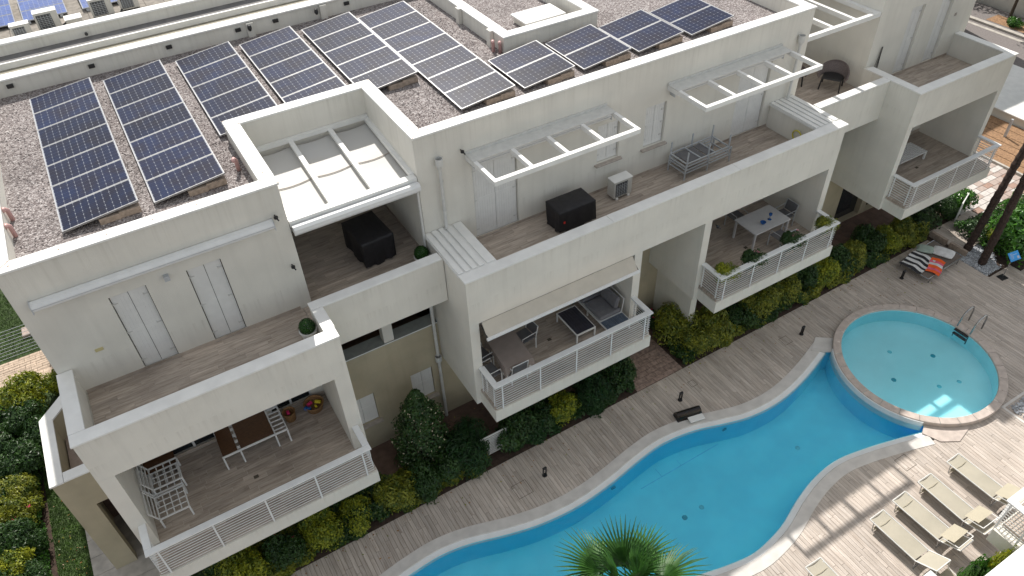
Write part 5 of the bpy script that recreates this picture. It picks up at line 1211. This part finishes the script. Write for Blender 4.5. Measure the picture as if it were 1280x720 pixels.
# ------------------------------------------------------------------ low white canopy at the right
cp = thing('white_platform', 'flat white rendered platform beside the street at the right edge', 'platform')
MB().box(37.0, 41.7, 7, 24, -.03, .42).obj('body', 'stucco', cp); MB().rbox(36.9, 41.8, 6.9, 24.1, .42, .5, .02).obj('top_slab', 'coping', cp)
for y in (15.05, 10.2): B(35.6, 35.7, y - .05, y + .05, 0, .95).obj('post', 'silver', cp)
mb = MB()
for k in range(420):
    q = random.random()
    if q < .45: x, y = random.uniform(-1, 26), 12.0 - abs(random.gauss(0, .35))
    elif q < .6: x, y = random.uniform(-6.1, -5.4), random.uniform(14, 18)
    elif q < .75: x, y = random.uniform(5.5, 11), random.uniform(13, 14.4)
    else: x, y = random.uniform(20, 27), random.uniform(9.5, 12)
    if (Vector((x, y)) - Vector(RC)).length < 2.8: continue
    s_ = random.uniform(.015, .04); a = random.uniform(0, 6.28); u = Vector((math.cos(a), math.sin(a), .1)) * s_; w = Vector((-math.sin(a), math.cos(a), .15)) * s_ * .5; c = Vector((x, y, .02))
    mb.mi = random.choice((0, 0, 1)); mb.add([c - u, c + w, c + u, c - w], [(0, 1, 2, 3)])
mb.obj('fallen_leaves', ['leaf_autumn', 'leaf_yellow'], kind='stuff', label='small fallen leaves on the deck, patio and lawn')
# fence on the left
fe = thing('mesh_fence', 'green wire mesh fence between the garden path and the lawn', 'fence')
for k in range(9): MB().tube([(-12.5, 25.3, .1 + k * .145), (-3.6, 25.3, .1 + k * .145)], .008, 5).obj('wire', 'silver', fe)
mb = MB()
for k in range(60): mb.bar((-12.5 + k * .15, 25.3, .06), (-12.5 + k * .15, 25.3, 1.3), .003)
mb.obj('vertical_wires', 'silver', fe, kind='stuff')
for x in (-10, -7.5, -5.2): B(x, x + .05, 25.28, 25.33, 0, 1.35).obj('fence_post', 'leaf_dark', fe)
MB().rbox(-6.15, -5.35, 26.2, 26.75, .0, .12, .02).obj('stepping_slab', 'cobble', label='grey stone slab lying in the lawn behind the fence', cat='slab')
# louvred gates
def gate(x, y, rz, lab):
    o = thing('louvred_gate', lab, 'gate', (x, y, 0), rz, 'small louvred gates')
    MB().box(-.45, -.41, -.02, .02, .1, 1.0).box(.41, .45, -.02, .02, .1, 1.0).box(-.41, .41, -.02, .02, .96, 1.0).box(-.41, .41, -.02, .02, .1, .14).obj('frame', 'coping', o)
    sl = B(-.41, .41, -.012, .012, 0, .03).mesh('louvre', 'coping')
    for k in range(10): link(sl, 'louvre', o, loc=(0, 0, .19 + k * .075))
gate(6.1, 12.45, rad(0), 'small white louvred gate beside the feathery shrub under the second balcony'); gate(28.3, 12.3, rad(20), 'small white louvred gate beyond the wooden ramp')

# ------------------------------------------------------------------ pool side objects
def bollard(x, y, lab, rz=0):
    o = thing('deck_light', lab, 'deck light', (x, y, 0), rz, 'black deck lights by the pool'); o.scale = (.85, .85, .8)
    MB().lathe([(0, .005), (.09, .005), (.09, .025), (.05, .03), (0, .03)], 14).obj('base', 'darkmetal', o)
    MB().box(-.07, -.045, -.03, .03, .03, .42).box(.045, .07, -.03, .03, .03, .42).obj('stem', 'darkmetal', o)
    MB().rbox(-.08, .08, -.045, .045, .42, .5, .02).obj('head', 'darkmetal', o)
for (x, y, l) in ((6.98, 10.95, 'black deck light nearest the feathery shrub'), (12.31, 11.0, 'black deck light above the pool waterfall hood'), (17.87, 11.0, 'black deck light at the upper left of the round pool'), (23.26, 11.05, 'black deck light beside the double sunbed'), (17.3, 2.95, 'black deck light beside the rightmost lounger')): bollard(x, y, l)
wf = thing('pool_waterfall_hood', 'curved dark steel waterfall hood with white lip at the pool edge', 'pool fitting', (12.1, 10.38, 0), rad(-12))
mb = MB(); n = 10; vs = []
for k in range(n + 1):
    a = PI * .95 * k / n; vs += [(-.42, .17 * math.cos(a) + .02, .26 * math.sin(a)), (.42, .17 * math.cos(a) + .02, .26 * math.sin(a))]
mb.add(vs, [(2 * k, 2 * k + 1, 2 * k + 3, 2 * k + 2) for k in range(n)]); mb.add(vs[0::2], [tuple(range(n + 1))]); mb.add(vs[1::2], [tuple(range(n, -1, -1))])
mb.obj('hood', mat('dark_chrome', (.05, .045, .042), .15, metal=.9), wf, smooth=False)
MB().rbox(-.1, .42, -.36, -.14, .08, .12, .01).obj('lip', 'coping', wf); MB().rbox(-.44, .44, -.16, .2, .0, .02, .005).obj('base_plate', 'steel', wf)
ld = thing('pool_ladder', 'steel ladder with two curved handrails at the far side of the round pool', 'ladder', (22.62, 8.0, .1), rad(-90))
for s in (-.25, .25):
    MB().tube([(s, .62, .0), (s, .60, .5), (s, .5, .72), (s, .33, .78), (s, .12, .7), (s, .0, .5), (s, -.06, .1), (s, -.08, -.38)], .028, 10).obj('handrail', 'steel', ld, smooth=True)
for z in (-.02, -.2): MB().rbox(-.25, .25, -.2, -.04, z, z + .035, .005).obj('tread', 'darkmetal', ld)
# pool floor fittings
dot = MB().lathe([(0, .03), (.045, .03), (.08, .015), (.085, 0)], 14).mesh('drain_cover', 'pooldot')
dot2 = MB().lathe([(0, .02), (.05, .02), (.08, 0)], 14).mesh('drain_cover', mat('faint_fitting', (.16, .58, .68), .6))
def dotat(x, y, z, lab): link(dot2 if 'faint' in lab or 'second' in lab or 'right part' in lab else dot, 'pool_drain', label=lab, cat='pool drain', group='round drains on the pool floors', loc=(x, y, z))
from mathutils import Vector as _V
def proj(x, y, z):   # same sight line carried down from the water surface
    k = (H - z) / (H - 0.0); return x * k, y * k
for (x, y, l) in ((10.08, 7.99, 'dark round drain nearest the fan palm on the pool floor'), (10.74, 7.99, 'second round drain, just right of the one nearest the palm'), (14.8, 7.99, 'round drain on the right part of the main pool floor')): dotat(x, y, DEP + .001, l)
for (x, y, l) in ((21.27, 8.03, 'dark drain right of centre in the round pool'), (19.23, 8.03, 'dark drain left of centre in the round pool'), (20.18, 8.96, 'faint drain in the far part of the round pool'), (20.26, 7.03, 'faint drain in the near part of the round pool'), (21.0, 6.81, 'smallest faint drain at the near right of the round pool')): dotat(x, y, -.419, l)
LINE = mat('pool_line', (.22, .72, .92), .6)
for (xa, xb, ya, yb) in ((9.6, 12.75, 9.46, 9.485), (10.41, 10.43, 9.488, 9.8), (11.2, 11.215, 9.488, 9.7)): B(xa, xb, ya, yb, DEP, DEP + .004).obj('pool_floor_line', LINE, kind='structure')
a_m, b_m = a_s + .02, a_e - .02
MB().lathe([(RO - .06, .10), (RO - .02, .16), (RO + .03, .15), (RO + .035, -.25)], 40, a0=a_m, a1=b_m, c=RC).obj('pool_divider', 'poollip', kind='structure')
sk = MB().box(-.07, .07, -.03, .0, -.035, .035).mesh('pool_inlet', 'pooldot')
for (x, y, l) in ((8.6, 9.66, 'small wall inlet under the upper left pool edge'), (12.9, 9.5, 'small wall inlet under the pool edge right of the waterfall hood')): link(sk, 'pool_inlet', label=l, cat='pool inlet', loc=(x, y - .01, -.3), group='wall inlets')

# sun loungers
def lounger(x, y, lab, shade=0, tiltdeg=22):
    o = thing('sun_lounger', lab, 'sun lounger', (x, y, 0), rad(random.uniform(-1.5, 1.5)), 'tan sun loungers on the sunlit deck')
    w = .56; L = 1.45; h = .34
    MB().tube([(0, 0, h), (0, -L, h)], .018, 8).tube([(w, 0, h), (w, -L, h)], .018, 8).tube([(0, 0, h), (w, 0, h)], .018, 8).obj('frame', 'pipe', o)
    mb = MB(); nx, ny = 6, 14; vs = []
    for j in range(ny + 1):
        for i in range(nx + 1): u = i / nx; v = j / ny; vs.append((.018 + (w - .036) * u, -.02 - (L - .04) * v, h + .005 - .035 * math.sin(PI * u) - .008 * math.sin(v * 9)))
    mb.add(vs, [(j * (nx + 1) + i, j * (nx + 1) + i + 1, (j + 1) * (nx + 1) + i + 1, (j + 1) * (nx + 1) + i) for j in range(ny) for i in range(nx)]); mb.obj('seat_fabric', 'lounger', o, smooth=True)
    B(.03, w - .03, -.30, -.285, h - .012, h - .004).obj('seam', 'shade', o)
    ang = rad(tiltdeg if shade == 0 else 30)
    by, bz = math.cos(ang) * .62, math.sin(ang) * .62
    MB().tube([(0, -L, h), (0, -L - by, h + bz)], .016, 8).tube([(w, -L, h), (w, -L - by, h + bz)], .016, 8).tube([(0, -L - by, h + bz), (w, -L - by, h + bz)], .016, 8).obj('back_frame', 'coping', o)
    MB().add([(.015, -L - .02, h), (w - .015, -L - .02, h), (w - .015, -L - by + .02, h + bz), (.015, -L - by + .02, h + bz)], [(0, 1, 2, 3)]).obj('back_fabric', 'lounger', o)
    for yy in (-.12, -L + .0):
        mb = MB(); mb.tube([(.03, yy, h), (.0, yy - .06, 0), (w, yy - .06, 0), (w - .03, yy, h)], .015, 6); mb.obj('leg', 'steel', o)
    MB().tube([(.02, -.2, .06), (w - .02, -.2, .06)], .02, 6).box(.05, w - .05, -.26, -.16, .1, .12).obj('foot_bar', 'shade', o)
    if shade == 0:
        z0 = h + .36; 
        MB().add([(-.03, -L + .02, z0 - .10), (w + .03, -L + .02, z0 - .10), (w + .03, -L - .34, z0 + .04), (-.03, -L - .34, z0 + .04)], [(0, 1, 2, 3)]).obj('sun_shade', 'shade', o)
        MB().tube([(-.03, -L - .05, h + .04), (-.04, -L - .1, z0 - .1), (-.03, -L - .5, z0)], .014, 6).tube([(w + .03, -L - .05, h + .04), (w + .04, -L - .1, z0 - .1), (w + .03, -L - .5, z0)], .014, 6).tube([(-.03, -L - .5, z0), (w + .03, -L - .5, z0)], .014, 6).obj('shade_arm', 'coping', o)
    else:
        MB().add([(.0, -L - by - .05, .34), (w, -L - by - .05, .34), (w, -L - by - .42, .30), (0, -L - by - .42, .30)], [(0, 1, 2, 3)]).obj('sun_shade', 'shade', o)
        MB().tube([(.0, -L - by, h + bz), (.0, -L - by - .05, .34), (0, -L - by - .42, .3)], .014, 6).tube([(w, -L - by, h + bz), (w, -L - by - .05, .34), (w, -L - by - .42, .3)], .014, 6).obj('shade_arm', 'coping', o)
    return o
lounger(17.17, 4.80, 'rightmost tan lounger, beside the black deck light'); lounger(15.88, 4.80, 'tan lounger second from the right', tiltdeg=15); lounger(14.76, 4.78, 'tan lounger third from the right, shade up', tiltdeg=26); lounger(13.75, 4.72, 'tan lounger with its backrest raised and shade folded behind', 1); lounger(11.17, 4.66, 'lone tan lounger cut off by the bottom edge')
# double sunbed with towels and pillows
sb = thing('double_sunbed', 'wide brown mesh double sunbed on steel frame beside the ramp', 'sunbed', (24.75, 11.0, 0), rad(3))
MB().tube([(-1.1, -.62, .3), (1.1, -.62, .3), (1.1, .62, .3), (-1.1, .62, .3), (-1.1, -.62, .3)], .022, 8).obj('frame', 'steel', sb)
MB().rbox(-1.08, 1.08, -.6, .6, .29, .315, .008).obj('mesh_bed', 'brownmesh', sb)
for x in (-.9, .9):
    for y in (-.6, .6): MB().tube([(x, y, 0), (x, y, .3)], .02, 6).obj('leg', 'steel', sb)
def towel(name, lab, x, y, rz, w, d, bands, mats_, z=.32):
    mb = MB(); nx, ny = bands * 4, 10; vs = []
    R_ = random.Random(4)
    ph = [R_.uniform(0, 6) for _ in range(3)]
    for j in range(ny + 1):
        for i in range(nx + 1):
            u = -w / 2 + w * i / nx; v = -d / 2 + d * j / ny
            wob = .04 * math.sin(v * 7 + ph[0]) ; vs.append((u + wob, v + .03 * math.sin(u * 6), .012 + .014 * math.sin(u * 14 + v * 4 + ph[1]) + .01 * math.sin(v * 15 + ph[2])))
    for j in range(ny):
        for i in range(nx):
            mb.mi = (i // 4) % len(mats_); a = j * (nx + 1) + i
            mb.f.append((a, a + 1, a + nx + 2, a + nx + 1)); mb.m.append(mb.mi)
    mb.v = vs; return mb.obj(name, mats_, label=lab, cat='towel', loc=(x, y, z), rot=(0, 0, rz), smooth=True)
towel('striped_towel', 'black and white striped towel on the double sunbed', 24.15, 11.15, rad(8), 1.15, .85, 8, ['black', 'whitecloth'], .34)
towel('patterned_towel', 'orange, pink and white towel over the near side of the sunbed', 24.45, 10.6, rad(20), .95, .5, 6, ['orange', 'pink', 'orange', 'whitecloth', 'pink'], .36)
def pillow(lab, x, y, rz, m, w=.62, d=.42):
    mb = MB(); n = 12; vs = []
    for side in (1, -1):
        for j in range(n + 1):
            for i in range(n + 1):
                u = -1 + 2 * i / n; v = -1 + 2 * j / n; hh = .10 * ((1 - u ** 4) * (1 - v ** 4)) ** .6
                vs.append((u * w / 2 * (1 - .06 * v * v), v * d / 2 * (1 - .06 * u * u), side * hh))
    N = (n + 1) ** 2; fs = []
    for j in range(n):
        for i in range(n):
            a = j * (n + 1) + i; fs.append((a, a + 1, a + n + 2, a + n + 1)); fs.append((N + a, N + a + n + 1, N + a + n + 2, N + a + 1))
    mb.add(vs, fs); mb.obj('pillow', m, label=lab, cat='pillow', loc=(x, y, .42), rot=(rad(5), rad(-4), rz), smooth=True)
pillow('white pillow at the head of the double sunbed', 25.35, 10.95, rad(-72), 'whitecloth', .8, .5); pillow('pale green pillow behind the striped towel', 24.95, 11.45, rad(-60), 'palegreen', .6, .4)
# sign
sg = thing('pool_sign', 'small blue notice on a thin steel pole at the edge of the deck', 'sign', (26.43, 9.04, 0), rad(-8))
MB().rbox(-.16, .16, -.14, .14, .004, .03, .006).obj('base_plate', 'darkmetal', sg); MB().tube([(0, 0, .03), (.02, .02, 1.0)], .015, 8).obj('pole', 'steel', sg)
T = Matrix.Translation((.03, .0, 1.05)) @ Matrix.Rotation(rad(40), 4, 'X')
bd = MB().rbox(-.25, .25, -.17, .17, -.01, .01, .004, T=T).obj('sign_board', 'signblue', sg)
mb = MB()
for k in range(5): mb.box(-.19, -.19 + random.uniform(.12, .34), .1 - k * .045, .115 - k * .045, .0105, .012, T=T)
mb.box(.1, .2, -.12, -.02, .0105, .012, T=T); mb.obj('printed_lines', 'signtext', bd)
print('objects', len(S.objects), 'tris ~', sum(len(m.polygons) * 2 for m in bpy.data.meshes))
